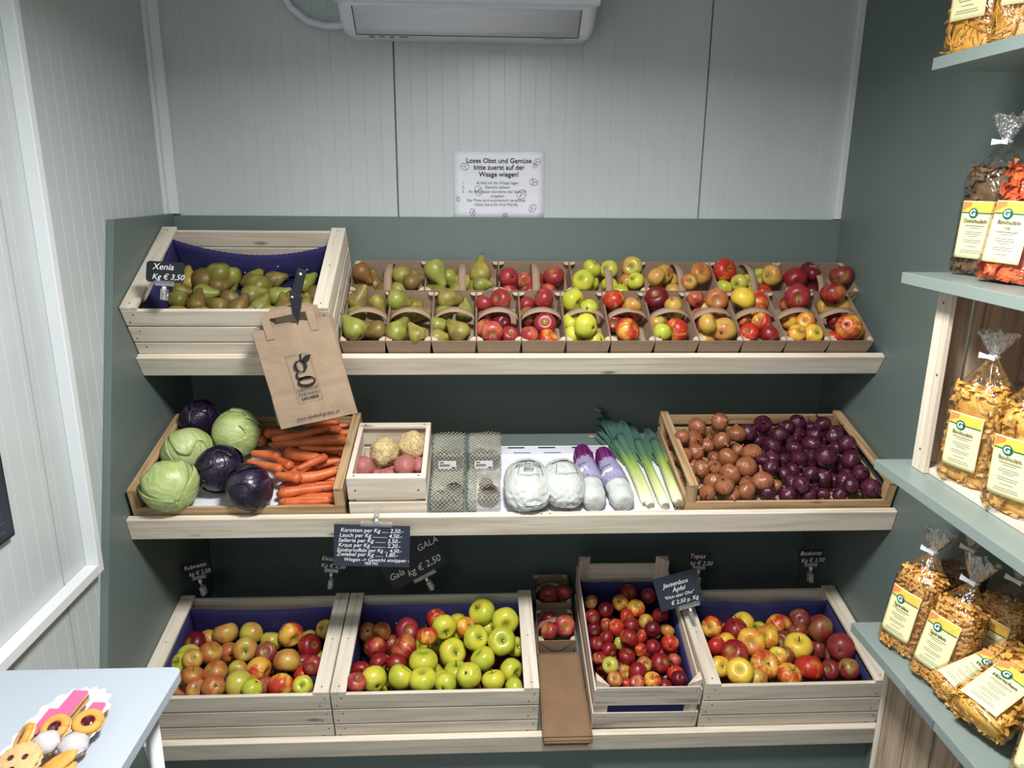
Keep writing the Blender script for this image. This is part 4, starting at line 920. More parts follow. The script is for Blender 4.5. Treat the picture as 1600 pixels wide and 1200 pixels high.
# ================================================================ middle shelf packages
tc = empty('carton_sheet', SM.mat(.985, .006, .0006), 'white carton sheet with printed bars under the wrapped cabbages', 'carton')
MB().box(0, .585, 0, .30, 0, .003).box(0, .43, .30, .304, 0, .034).build('sheet', M['paperw'], tc, bevel=.0008)
pm = MB()
for x in (.10, .20, .31): pm.box(x, x+.055, .2990, .2997, .028, .032); pm.box(x+.02, x+.075, .2990, .2997, .009, .0105)
pm.build('printed_bars', M['ink'], tc)
def net_pack(x, u, w, d, h, label, sticker, seed, roots):
    t = empty('net_pack', SM.mat(x, u, .0012), label, 'packaged vegetables', 'net packs beside the small crate')
    MB().box(.003, w-.003, .003, d-.003, 0, h*.97).build('tray', M['tray'], t, bevel=.006)
    n = MB(); pitch = .0125
    def top(x, y): return (x, y, h+.0015+.0035*noise.noise((x*30, y*30, seed))+.004*math.sin(PI*min(1, max(0, x/w))))
    def frt(x, z): return (x, -.001-.003*math.sin(PI*min(1, max(0, z/h)))+.002*noise.noise((x*30, z*30, seed)), z)
    def pt(a, b):       # a across, b running over the front and then the top
        a = max(0, min(w, a)); return frt(a, b) if b < h else top(a, min(d, b-h))
    tot = h+d; k = -tot
    while k < w:
        for s in (1, -1):
            pts = []
            for i in range(25):
                b = tot*i/24; a = (k+b*.9 if s > 0 else w-k-b*.9)
                if 0 <= a <= w: pts.append(pt(a+.0015*math.sin(b*140), b))
            if len(pts) > 1: n.tube(pts, .0005, 3, smooth=False)
        k += pitch
    n.build('net', M['net'], t)
    for (rx, ry, rz, rr) in roots:
        mb = MB(); mb.revolve([(max(.01, math.sin(PI*i/10)), math.cos(PI*i/10)*.85) for i in range(11)][::-1], 14, fn=lambda p: tuple(Vector(p)*(1+.15*noise.noise(Vector(p)*2+Vector((rx*90, seed, 0))))))
        mb.build('dark_root', M['darkroot'], t, TL(rx, ry, rz) @ Matrix.Diagonal((rr, rr, rr, 1)))
    if sticker:
        s = MB().box(w*.20, w*.72, -.0045, -.004, h*.50, h*.80); so = s.build('sticker', M['white'], t, RZ(0))
        b = MB()
        for i in range(14): b.box(w*.24+i*.0022, w*.24+i*.0022+(.0012 if i % 3 else .0016), -.0052, -.0046, h*.60, h*.68)
        b.box(w*.24, w*.36, -.0052, -.0046, h*.73, h*.76); b.box(w*.58, w*.69, -.0052, -.0046, h*.53, h*.57); b.build('barcode', M['ink'], so)
net_pack(.848, .17, .104, .115, .10, 'net pack with barcode label behind, left of the pair', True, 1, ((.035, .06, .045, .03), (.07, .06, .05, .028)))
net_pack(.958, .17, .106, .115, .10, 'net pack with barcode label behind, right of the pair', True, 2, ((.035, .06, .05, .032), (.075, .06, .045, .028)))
net_pack(.848, .018, .102, .14, .052, 'clear tray of dark roots under net at the front, left of the pair', False, 3, ((.032, .035, .030, .026), (.070, .062, .032, .030)))
net_pack(.955, .018, .104, .14, .052, 'clear tray of dark roots under net at the front, right of the pair', False, 4, ((.066, .045, .031, .034), (.058, .1, .028, .022)))
def wrapped(px, py, n, sx, sy, sz, rot, label, seed, txt, tail):
    P = SM.at(px, py, n); T = Matrix.Translation(P) @ Matrix.Rotation(SM.a, 4, 'X') @ RZ(rot)
    t = empty('wrapped_cabbage', T, label, 'wrapped cabbage', 'cabbages wrapped in white film')
    mb = MB(); pr = [(max(.01, math.sin(PI*i/48)), -math.cos(PI*i/48)) for i in range(49)]
    def fn(p):
        q = Vector(p); k = 1+.05*noise.noise(q*1.7+Vector((seed, 0, 0)))+.10*(.3-abs(noise.noise(q*3.2+Vector((0, seed, 0)))))+.045*(.3-abs(noise.noise(q*8+Vector((0, seed, 3)))))
        zz = q.z; kx = (1+.10*max(0, -zz))*(max(.02, 1-zz*zz)**-.1)
        return (q.x*sx*k*kx, zz*sy*k, max(-.96, q.y)*sz*k)
    mb.revolve(pr, 80, fn=fn); b = mb.build('film_wrap', M['milky'], t)
    if tail: MB().grid(lambda u, v: (.02+.035*u+.01*v, -sy*.66-.024*v, -sz*.82+.012*math.sin(u*9)*v+.004), 8, 4).build('film_tail', M['milky'], t, solid=.0006)
    lb = MB()
    def on(x, y, o=.0025):   # point over the wrap's upper surface
        r = max(0, 1-(x/sx)**2-(y/sy)**2); return Vector((x, y, sz*math.sqrt(r)*1.08+o))
    def stripq(x0, x1, y0, y1, mi, o): lb.grid(lambda u, v: on(x0+(x1-x0)*u, y0+(y1-y0)*v+.004*u, o), 8, 2, mi=mi)
    stripq(-sx*.55, sx*.35, sy*.32, sy*.48, 0, .004)
    for i in range(12): stripq(-sx*.5+i*.0042, -sx*.5+i*.0042+.0022+.001*(i % 2), sy*.37, sy*.41, 1, .0052)
    pts = [on(-sx*.45, -sy*.28), on(-sx*.3, sy*.28), on(sx*.5, sy*.25), on(sx*.62, -sy*.22), on(0, -sy*.38), on(-sx*.45, -sy*.28)]
    pts2 = []
    for a, b_ in zip(pts, pts[1:]):
        for i in range(7): c = a.lerp(b_, i/7); pts2.append(on(c.x, c.y, .0025))
    lb.tube(pts2, .0007, 4, mi=1)
    for s_, yy, sz_ in txt:
        vs, fs = text_geo(s_, 1., .2, .01, 'CENTER', 1.); lb.add([tuple(on(x*sz_, yy+y*sz_, .004)) for x, y, z in vs], fs, 1)
    lb.build('film_print', [M['paperw'], M['ink']], b)
wrapped(824, 757, .060, .070, .098, .060, 0, 'white film-wrapped cabbage with a printed panel, beside the net packs', 1, [('Zuckerhut', .006, .018), ('BIO', -.018, .018)], True)
wrapped(880, 755, .058, .062, .092, .058, 3, 'plain white film-wrapped cabbage, between the printed one and the purple packs', 2, [], False)
def treviso(bx, by, tx_, ty, label, seed):
    A = SM.at(bx, by, .034); B = SM.at(tx_, ty, .046); D = B-A; L = D.length; q = D.normalized().to_track_quat('Z', 'X')
    t = empty('wrapped_radicchio', Matrix.Translation(A) @ q.to_matrix().to_4x4(), label, 'wrapped radicchio', 'purple radicchio in film')
    r = .036; mb = MB(); pr = [(.55, 0), (.8, .01), (.96, .05), (1, .2), (1.02, .4), (.95, .6), (.82, .72), (.7, .76)]
    rings = []
    def ring(k, z): return [Vector((r*k*math.cos(a)*(1+.16*(.25-abs(noise.noise((math.cos(a)*3, math.sin(a)*3, z*7+seed))))), r*k*math.sin(a)*(1+.16*(.25-abs(noise.noise((math.cos(a)*3, z*7, seed))))), z*L)) for a in (2*PI*j/40 for j in range(40))]
    mb.loft([ring(.55, 0)]+[ring(.8+.22*min(1, i/5), .01+.39*i/20) for i in range(21)], caps=True); mb.build('white_film', M['milky'], t)
    MB().loft([ring(k*1.02, z) for k, z in [(1.04-.32*max(0, (i-6)/14)**1.5, .30+.47*i/20) for i in range(21)]], caps=False).build('lilac_film', M['lilac'], t)
    h = MB(); h.revolve([(.03, L*.6), (r*.7, L*.64), (r*.8, L*.75), (r*.78, L*.88), (r*.6, L*.97), (r*.3, L*1.02), (.001, L*1.03)], 18, fn=lambda p: (p[0]*(1+.1*noise.noise(Vector(p)*40)), p[1], p[2]))
    for i in range(26):
        a = i*.62; rr = r*.8; h.tube([(rr*1.0*math.cos(a), rr*math.sin(a), L*.68), (rr*1.06*math.cos(a+.1), rr*1.06*math.sin(a+.1), L*.84), (rr*.75*math.cos(a+.25), rr*.75*math.sin(a+.25), L*.97), (rr*.2*math.cos(a), rr*.2*math.sin(a), L*1.03)], [.0018, .0024, .0018, .001], 4)
    h.build('leaf_head', M['purple'], t)
    b = MB()
    for z, mi, hh in ((.42, 0, .03), (.34, 1, .003), (.55, 1, .003)):
        b.loft([[Vector((r*1.07*math.cos(a), r*1.07*math.sin(a), z*L+zz)) for a in (PI*(.05+.9*j/14)+(PI if SIDE < 0 else 0) for j in range(15))] for zz in (0, hh*.6)], closed=False, caps=False, mi=mi)
    b.build('paper_band', [M['paperw'], M['ink']], t)
SIDE = -1
treviso(930, 788, 908, 700, 'purple-topped radicchio in lilac film, left of the two', 1)
treviso(976, 788, 940, 704, 'purple-topped radicchio in lilac film, right one beside the leeks', 2)
def leek(b, m_, tp, r, label, seed, leaves, rootball, dry=False):
    A = SM.at(*b, r); D0 = (SM.at(*m_, r+.004)-A); E = at(*tp, Y=-.035); Lt = (E-A).length
    q = (E-A).normalized().to_track_quat('Z', 'Y'); T = Matrix.Translation(A) @ q.to_matrix().to_4x4(); Ti = T.inverted()
    Bm = Ti @ (A+D0); t = empty('leek', T, label, 'leek', 'leeks')
    def path(s): # quadratic through base, mid, top in local space
        zb = Bm.z/Lt; k = s*(1-s)/(max(.05, zb*(1-zb))); return Vector((Bm.x*k, Bm.y*k, Lt*s))
    n = 16; MB().tube([path(i/n*.66) for i in range(n+1)], [r*(.75 if i == 0 else 1-.02*i+(.25*max(0, i-11)/5)) for i in range(n+1)], 14).build('shaft', M['leek'], t)
    for k in range(leaves):
        sp = (k-(leaves-1)/2)/max(1, leaves-1)*2 if leaves > 1 else 0; s0 = .40+.03*(k % 2); l1 = 1.0-.10*abs(sp)-.06*((k+seed) % 3)
        w0 = r*1.05
        def lf(u, v):
            s = s0+(l1-s0)*u; c = path(s); sd = sp*(.11*u**1.4)*Lt*.9
            wv = w0*(.9+.35*math.sin(PI*min(1, u*1.05)))*(1-.55*u**3)
            x = (v-.5)*2
            return (c.x+sd+x*wv, c.y-.004*k+.5*w0*(abs(x)**1.5)*(1 if k % 2 else .6)*(1-u*.5)-.002-(.03*max(0, u-.75)*((k+seed) % 2)), c.z-.02*abs(sp)*u*0)
        lo = MB().grid(lf, 20, 6).build('leaf', M['leek'], t, solid=.0016)
        if dry and k in (0, 2): MB().grid(lambda u, v: tuple(Vector(lf(.93+.09*u, v))+Vector((.012*u, -.006*math.sin(v*7), -.01*u*v))), 6, 6).build('dry_tip', M['leaft'], lo, solid=.0015)
    m = MB()
    for i in range(50 if rootball else 24):
        a = random.uniform(0, 6.28); q_ = random.uniform(.3, 1)*r*(1.1 if rootball else .8); z = -random.uniform(.002, .02 if rootball else .008)
        m.tube([(q_*.4*math.cos(a), q_*.4*math.sin(a), .003), (q_*math.cos(a), q_*math.sin(a), z*.6), (q_*.8*math.cos(a+.7), q_*.8*math.sin(a+.7), z)], .0007, 3)
    m.build('roots', M['root'], t)
leek((1008, 786), (970, 705), (928, 655), .013, 'leftmost leek, mostly behind the radicchio, with broad blue-green leaves', 0, 3, False, True)
leek((1016, 788), (984, 712), (938, 632), .017, 'tallest leek with frayed dark green top leaves', 1, 5, False, True)
leek((1040, 790), (1010, 722), (980, 655), .017, 'third leek from the left, between the tallest and the rightmost', 2, 3, False)
leek((1060, 786), (1035, 722), (1006, 660), .018, 'rightmost leek with a bushy root ball, beside the onion crate', 3, 3, True)

# ================================================================ pasta shelves on the right
XS, YS = 1.918, -.936
for z, lb in ((2.113, 'top grey-green wall board, cropped bags of thin noodles on it'), (1.680, 'second grey-green wall board with brown and orange pasta bags'), (1.244, 'third grey-green wall board with the crate of ribbon noodles'), (.811, 'lowest grey-green wall board with spiral pasta bags')):
    tag(MB().box(XS, W-.0008, -2.05, YS, z-.024, z).build('wall_shelf', M['greenl'], None, bevel=.0012), lb, 'shelf', 'wall shelves of the pasta corner')
tag(MB().box(XS-.0025, XS-.0003, -1.285, -1.185, .789, .809).build('label_holder', M['grey'], None), 'empty grey label holder on the front edge of the lowest wall board', 'label holder')
# crate on its side with the opening to the aisle
def side_crate(Y0, z0, ln, hgt, x0, x1, label, slat_y=True):
    t = empty('side_crate', TL(0, 0, 0), label, 'crate')
    for ya, yb in ((Y0-.012, Y0), (Y0-ln, Y0-ln+.012)):
        m = MB(); n = 3; wd_ = (x1-x0-.014-.02)/n
        for i in range(n): m.box(x0+.013+i*(wd_+.010), x0+.013+i*(wd_+.010)+wd_, ya, yb, z0+.013, z0+hgt-.013)
        m.build('end_panel', BROWNW[2], t, bevel=.001)
    for za, zb, nm in ((z0, z0+.012, 'lower_panel'), (z0+hgt-.012, z0+hgt, 'upper_panel')):
        m = MB()
        for i in range(3): m.box(x0+.013+i*(wd_+.010), x0+.013+i*(wd_+.010)+wd_, Y0-ln, Y0, za, zb)
        m.build(nm, PX_[1], t, bevel=.001)
    for ya in (Y0-.047, Y0-ln): MB().box(x0, x0+.0125, ya, ya+.047, z0, z0+hgt).build('rim_bar', PALEW[2] if 0 else PX_[2], t, bevel=.0015)
    m = MB()
    for i in range(4): m.box(x1-.008, x1-.001, Y0-ln+.013, Y0-.013, z0+.014+i*(hgt-.028)/4, z0+.005+(i+1)*(hgt-.028)/4)
    m.build('bottom', BROWNW[1], t)
    nl = MB(); 
    for y, z in ((Y0-.023, z0+.05), (Y0-.023, z0+hgt-.03), (Y0-.04, z0+hgt*.55)): nl.add([(x0-.0006, y+.003*math.cos(a), z+.003*math.sin(a)) for a in (0, 1.05, 2.1, 3.14, 4.2, 5.2)], [tuple(range(6))])
    nl.build('nails', M['nail'], t); return t
side_crate(-.982, 1.2448, .60, .408, 1.978, 2.19, 'pine crate lying on its side on third wall board, holding ribbon noodles')
# upright crate under the lowest wall board, slatted bottom to the aisle
t = empty('side_crate', TL(0, 0, 0), 'pine crate standing under the lowest wall board with slatted side to aisle', 'crate')
ys = [-.938, -1.040, -1.137, -1.235, -1.333, -1.43]
for a, b in zip(ys, ys[1:]): MB().box(2.034, 2.046, b+.003, a-.003, .19, .782).build('slat', BROWNW[2], t, bevel=.0015)
MB().box(2.047, 2.215, -.950, -.938, .19, .782).build('end_panel', PX_[2], t, bevel=.001); MB().box(2.024, 2.033, -.945, -.934, .19, .782).build('edge_strip', PX_[2], t, bevel=.001)
MB().box(2.047, 2.215, -1.43, -1.418, .19, .782).build('end_panel', PX_[2], t, bevel=.001); MB().box(2.036, 2.215, -1.43, -.938, .1765, .189).build('base_board', PX_[1], t)
tag(MB().box(1.99, W-.001, -2.0, -.935, 0, .176).build('plinth', M['green'], None), 'grey-green plinth under the standing crate at lower right', 'plinth')

# pasta bags
MATP = {}
def pm_(name, c1, c2, rough=.45):
    t = NT(name, rough, .35); tc = t.n('TexCoord'); n = t.n('TexNoise', iVector=(tc, 3), iScale=45., iDetail=2.)
    t.col(t.ramp(n, [(.35, lin(c2)), (.65, lin(c1))])); return t.m
MATP['sp'] = pm_('spiral_pasta', (234, 184, 104), (212, 152, 72)); MATP['ta'] = pm_('ribbon_noodles', (236, 188, 98), (212, 156, 68))
MATP['br'] = pm_('brown_noodles', (118, 94, 66), (84, 62, 42)); MATP['or'] = pm_('orange_noodles', (222, 112, 56), (186, 70, 36)); MATP['th'] = pm_('thin_noodles', (232, 180, 78), (206, 146, 54))
MATP['dk'] = pm_('dark_spirals', (150, 104, 54), (116, 76, 38))  # darker pasta tone for the two bags at the back
def sec(a, w, d, p=3.2):
    c, s = math.cos(a), math.sin(a); k = (abs(c)**p+abs(s)**p)**(-1/p); return (w/2*c*k, d/2*s*k)
def prof(z, hf, ht, w, d):
    """half-size factor of the bag at height z"""
    if z < .012: return .86+.14*math.sqrt(max(0, 1-(1-z/.012)**2))
    if z < hf: return 1.
    t = (z-hf)/(ht-hf); return 1-(1-.13)*(t**.8)
FILL = {}
def filling(kind, w, d, hf, ht, seed):
    key = (kind, w, d, hf, seed)
    if key in FILL: return FILL[key]
    rnd = random.Random(seed*31+5); m = MB()
    # solid core so that nothing shows through between the pieces
    zz = [.004, .012, .05, .1, hf*.8, hf*.97, hf+.004]
    m.loft([[Vector(sec(2*PI*j/20, w*.80, d*.74)+(z,))*1 if i < 5 else Vector((sec(2*PI*j/20, w*(.72 if i == 5 else .45), d*(.68 if i == 5 else .4)))+(z,)) for j in range(20)] for i, z in enumerate(zz)])
    npc = {'sp': 430, 'dk': 380, 'ta': 210, 'br': 200, 'or': 200, 'th': 300}[kind]
    for i in range(npc):
        if i < npc*.10: a = rnd.uniform(0, 2*PI); q = math.sqrt(rnd.random())*.86; x, y = sec(a, w*q, d*q); z = .0065; nrm = Vector((0, 0, -1))
        elif i < npc*.88: a = rnd.uniform(0, 2*PI); z = rnd.uniform(.006, hf); x, y = sec(a, *((w*.88, d*.84) if kind in ('sp', 'dk') else (w*.91, d*.88))); nrm = Vector((math.cos(a)*d, math.sin(a)*w, 0)).normalized()
        else: a = rnd.uniform(0, 2*PI); q = math.sqrt(rnd.random())*.85; x, y = sec(a, w*q, d*q); z = hf+rnd.uniform(-.006, .010); nrm = Vector((0, 0, 1))
        Pp = Vector((x, y, z)); tg = nrm.cross(Vector((rnd.gauss(0, 1), rnd.gauss(0, 1), rnd.gauss(0, 1)))).normalized()
        if z > hf*.9: Pp.x *= .93; Pp.y *= .93
        bt = nrm.cross(tg)
        if kind in ('sp', 'dk'):
            tg = (tg+nrm*rnd.uniform(-.2, .2)).normalized(); bt = nrm.cross(tg).normalized(); n2 = tg.cross(bt)
            L_ = rnd.uniform(.020, .027); ph = rnd.uniform(0, 6); tn = rnd.choice((-1, 1))*L_*330; NR, NS = 10, 9; rr_ = []
            for k in range(NR):
                s = k/(NR-1); c = Pp+tg*((s-.5)*L_); ring = []
                for j in range(NS):
                    fi = 2*PI*j/NS; r = (.0031+.0014*math.cos(3*(fi-ph)))*(.75 if k in (0, NR-1) else 1); an = fi+tn*s; ring.append(c+bt*math.cos(an)*r+n2*math.sin(an)*r)
                rr_.append(ring)
            m.loft(rr_)
        elif kind in ('ta', 'br', 'or'):
            L_ = rnd.uniform(.03, .06); wd_ = rnd.uniform(.0035, .0052); cv = rnd.uniform(-18, 18)*2; vs = []; N_ = 9; wob = rnd.uniform(0, 6); dr = tg.copy(); c = Pp-tg*L_*.5; up = nrm
            for k in range(N_):
                an = cv*L_/N_; dr = (dr*math.cos(an)+bt*math.sin(an)).normalized(); bt = nrm.cross(dr).normalized(); c = c+dr*L_/N_
                r_ = math.hypot(c.x/(w/2*.98), c.y/(d/2*.98))
                cc = Vector((c.x, c.y, min(max(c.z, .004), hf+.02)))
                kx = max(abs(cc.x)/(w*.46), abs(cc.y)/(d*.445), 1); cc.x /= kx; cc.y /= kx
                tw = math.sin(k*.8+wob)*.9; sd = (bt*math.cos(tw)+nrm*math.sin(tw))*wd_; vs += [cc-sd, cc+sd]
            m.add(vs, [(2*k, 2*k+1, 2*k+3, 2*k+2) for k in range(N_-1)], 0, True)
        else:
            pts = []; dr = tg.copy(); c = Pp.copy(); cv = rnd.uniform(-60, 60)
            for k in range(9):
                an = cv*.005; dr = (dr*math.cos(an)+bt*math.sin(an)).normalized(); bt = nrm.cross(dr).normalized(); c = c+dr*.006
                cc = Vector((c.x, c.y, min(max(c.z, .004), hf+.01))); kx = max(abs(cc.x)/(w*.475), abs(cc.y)/(d*.47), 1); cc.x /= kx; cc.y /= kx; pts.append(cc)
            m.tube(pts, .0011, 4)
    FILL[key] = m.mesh('pasta', [MATP[kind]]); return FILL[key]
def pasta_bag(base, zdir, fdir, kind, title, label, group, w=.112, d=.074, hf=.19, ht=.262, seed=1, lab=True, labw=.074, labh=.116, labz=.035, labx=-.004, sub=None, tuftr=.027):
    z = Vector(zdir).normalized(); f = Vector(fdir); f = (f-z*f.dot(z)).normalized(); x = (-f).cross(z).normalized()
    T = Matrix((( x.x, -f.x, z.x, base[0]), (x.y, -f.y, z.y, base[1]), (x.z, -f.z, z.z, base[2]), (0, 0, 0, 1)))
    t = empty('pasta_bag', T, label, 'pasta bag', group)
    fo = bpy.data.objects.new('pasta_filling', filling(kind, w, d, hf, ht, seed % 2)); C.objects.link(fo); fo.parent = t; fo['kind'] = 'stuff'
    rings = []; N = 40
    for i in range(26):
        zz = ht*i/25 if i > 1 else (.001 if i == 0 else .006); k = prof(zz, hf, ht, w, d); ring = []
        for j in range(N):
            a = 2*PI*j/N; px_, py_ = sec(a, w, d, 3.2 if zz < hf else 2.2); cr = 1+.02*noise.noise((math.cos(a)*4, math.sin(a)*4, zz*40+seed))+(0 if zz < hf*.9 else .10*math.sin(a*9+seed+zz*30)*(zz-hf*.9)/(ht-hf*.9))
            ring.append(Vector((px_*k*cr*1.02, py_*k*cr*1.03, zz)))
        rings.append(ring)
    MB().loft(rings, caps=False).build('film', M['film'], t)
    tr = []
    for i in range(9):
        s = i/8; ring = []
        for j in range(44):
            a = 2*PI*j/44; r = .006+tuftr*s**.8*(1+.35*math.sin(a*11+seed)*s+.4*noise.noise((math.cos(a)*2, math.sin(a)*2, seed*3+s)));
            ring.append(Vector((r*math.cos(a), r*.55*math.sin(a), ht+.052*s*(1+.35*noise.noise((math.cos(a)*3, math.sin(a)*3, seed*1.7))))))
        tr.append(ring)
    MB().loft(tr, caps=False).build('film_tuft', M['tuft'], t)
    tr_ = MB(); tr_.tube([(.0085*math.cos(a), .0085*math.sin(a), ht+.001) for a in (2*PI*j/14 for j in range(15))], .003, 6)
    tr_.add([(xx, -.011, ht+zz) for xx, zz in ((-.024, .007), (-.024, -.005), (-.004, -.003), (.010, -.005), (.010, .006), (-.004, .004))], [tuple(range(6))]); tr_.build('tie', M['white'], t, solid=.0012)
    if lab:
        lx0, lx1, lz0, lz1 = labx-labw/2, labx+labw/2, labz, labz+labh
        def on(xx, zz, o=.0):
            k = prof(zz, hf, ht, w, d); q = min(.999, abs(xx)/(w/2*k)); return (xx, -(d/2)*k*(1-q**3.2)**(1/3.2)-.0022-o, zz)
        lm = MB(); lm.grid(lambda u, v: on(lx0+labw*u, lz0+labh*v), 14, 10, 0); lo = lm.build('label', M['lab'], t, solid=.0005)
        dm = MB(); bh = labh*.18
        dm.grid(lambda u, v: on(lx0+.002+(labw-.004)*u, lz1-.002-bh*v, .0007), 12, 4, 0)
        dm.grid(lambda u, v: on(lx0+.002+(labw*.28)*u, lz1-.002-bh*.9*v*(1-u*.6), .0011), 8, 4, 3)
        dm.grid(lambda u, v: on(lx0+.002+(labw-.004)*u, lz1-.002-bh-.0022*v, .0012), 12, 1, 1)
        cx, cz_, r = lx0+labw*.40, lz1-bh-.0035, labw*.135
        vs = [on(cx, cz_, .0022)]+[on(cx+r*math.cos(a), cz_+r*math.sin(a), .0022) for a in (2*PI*j/24 for j in range(24))]
        dm.add(vs, [(0, j+1, (j+1) % 24+1) for j in range(24)], 1)
        def tt(s, xx, zz, sz, mi, al='CENTER', bold=.0, o=.003, sx=1.):
            v_, f_ = text_geo(s, 1., 0., bold, al, 1.); dm.add([on(xx+a*sz*sx, zz+b*sz, o) for a, b, c in v_], f_, mi)
        tt('G', cx-.0006, cz_-r*.55, r*1.75, 4, bold=.03, o=.0030)
        k = labw/.078; mx = labx; zt = lz1-bh
        tt(title, mx, zt-.024*k, .0125*k, 2, bold=.012, sx=.8 if len(title) > 8 else 1)
        if sub: tt(sub, mx, zt-.034*k, .010*k, 2, bold=.01)
        yy = zt-.030*k-(.009*k if sub else 0)
        for n_, wl in enumerate((.58, .36, .0, .5, .52, .3, .0, .55, .5, .0, .34, .0, .6, .66)):
            if wl: dm.grid(lambda u, v: on(mx+(u-.5)*wl*labw, yy-.0045*k*n_*.98-.0013*k*v, .0008), 6, 1, 2 if n_ == 0 else 5)
            if yy-.0045*k*(n_+2) < lz0+.004: break
        dm.build('label_print', [M['lab_or'], M['lab_gr'], M['ink'], M['lab_red'], M['chalk'], M['inkg']], lo)
    return t
GP = 'pasta bags on the wall shelves'; FD = (-.93, -.36, 0)
Z1, Z2, Z3, Z4 = 2.1135, 1.6805, 1.2575, .8115
pasta_bag((1.972, -.988, Z1), (0, 0, 1), FD, 'th', 'Suppennudeln', 'cropped bag of thin yellow noodles on the top board, left one', GP, w=.12, seed=1, labz=.06)
pasta_bag((1.985, -1.105, Z1), (.03, .02, 1), (-.7, -.7, 0), 'th', 'Suppennudeln', 'cropped bag of thin yellow noodles on the top board, right one', GP, w=.12, seed=2, labz=.06)
pasta_bag((2.053, -.995, Z2), (.03, 0, 1), FD, 'br', 'Dinkelnudeln', 'bag of dark brown noodles on the second board', GP, w=.118, d=.076, hf=.21, ht=.268, seed=3)
pasta_bag((2.022, -1.125, Z2), (.13, .02, 1), FD, 'or', 'Bandnudeln', 'bag of orange-red noodles on the second board', GP, w=.118, d=.076, hf=.21, ht=.268, seed=4, sub='rot')
pasta_bag((2.030, -1.105, Z3), (.02, 0, 1), FD, 'ta', 'Bandnudeln', 'bag of yellow ribbon noodles in the side crate, left one by the post', GP, w=.128, d=.08, hf=.20, ht=.27, seed=5)
pasta_bag((2.028, -1.255, Z3), (.0, .02, 1), FD, 'ta', 'Bandnudeln', 'bag of yellow ribbon noodles in the side crate, right one', GP, w=.128, d=.08, hf=.20, ht=.27, seed=6)
pasta_bag((1.985, -1.045, Z4), (.16, .02, 1), FD, 'sp', 'Spiralen', 'leftmost upright bag of yellow spiral pasta on the lowest board', GP, w=.108, d=.078, hf=.19, ht=.25, seed=7)
pasta_bag((1.990, -1.165, Z4), (.25, .06, 1), FD, 'sp', 'Spiralen', 'upright spiral pasta bag leaning in front, second from left on lowest board', GP, w=.108, d=.078, hf=.18, ht=.24, seed=8)
pasta_bag((2.102, -1.155, Z4), (.18, .0, 1), (-.9, -.45, 0), 'sp', 'Spiralen', 'spiral pasta bag behind the leaning one, its label in shade', GP, w=.108, d=.078, hf=.18, ht=.24, seed=9)
pasta_bag((2.105, -1.005, Z4), (.12, -.05, 1), (-.9, -.45, 0), 'dk', 'Spiralen', 'dark spiral pasta bag at the back, left of the two', GP, w=.108, d=.078, hf=.18, ht=.24, seed=10, lab=False)
pasta_bag((2.130, -1.30, Z4), (.12, -.05, 1), (-.9, -.45, 0), 'dk', 'Spiralen', 'dark spiral pasta bag at the back, right of the two', GP, w=.108, d=.078, hf=.20, ht=.26, seed=11, lab=False)
pasta_bag((1.950, -1.262, Z4+.036), (.86, .12, .30), (-.36, -.28, .88), 'sp', 'Wellen', 'bag of wavy pasta lying flat, the one farther back', GP, w=.112, d=.064, hf=.19, ht=.25, seed=12, labz=.012)
pasta_bag((1.945, -1.352, Z4+.058), (.80, .30, .30), (-.42, -.32, .86), 'ta', 'Hörnchen', 'pasta bag lying flat nearest the edge, label turned up', GP, w=.118, d=.064, hf=.19, ht=.25, seed=14, labz=.012)
pasta_bag((2.00, -1.475, Z4), (.1, .0, 1), FD, 'sp', 'Spiralen', 'cropped pasta bag in the lower right corner of the photo', GP, w=.108, d=.078, hf=.2, ht=.26, seed=13)

# ================================================================ table with a tray of biscuits
ZT = .90
tb = empty('side_table', TL(0, 0, 0), 'white table with rounded corner and round leg in the lower left', 'table')
rc = .018; x0, x1, y0, y1 = .0145, .386, -2.0, -1.184; poly = [(x0, y0), (x1, y0)]
for i in range(7): a = PI/2*i/6; poly.append((x1-rc+rc*math.cos(a), y1-rc+rc*math.sin(a)))
poly.append((x0, y1)); n = len(poly)
MB().add([(x, y, z) for z in (ZT-.024, ZT) for x, y in poly], [tuple(range(n))[::-1], tuple(range(n, 2*n))]+[(i, (i+1) % n, n+(i+1) % n, n+i) for i in range(n)]).build('table_top', M['table'], tb, bevel=.002)
for x, y in ((.338, -1.245), (.05, -1.245), (.338, -1.93), (.05, -1.93)): MB().tube([(x, y, ZT-.025), (x, y, 0)], [.0145, .011], 16).build('leg', M['white'], tb)
MB().box(.05, .338, -1.253, -1.237, ZT-.06, ZT-.0245).build('apron', M['white'], tb)
def tp(u, v):
    a = 2*PI*u; cx, cy = .252, -1.405; sx, sy = .046, .105
    r = v; e = 1+(.42 if v > .75 else 0)*(v-.75)*4; wv = math.cos(a*22)*.004*max(0, v-.7)*3.3
    k = (abs(math.cos(a))**2.6+abs(math.sin(a))**2.6)**(-1/2.6)
    return (cx+(sx*e+wv)*k*math.cos(a)*r, cy+(sy*(1+(e-1)*.45)+wv)*k*math.sin(a)*r, ZT+.0015+(.024*max(0, (v-.72)/.28)))
tag(MB().grid(tp, 132, 12).build('paper_tray', M['paperw'], None, solid=.0008), 'white fluted paper tray of biscuits on the white table', 'tray')
ZC = ZT+.003
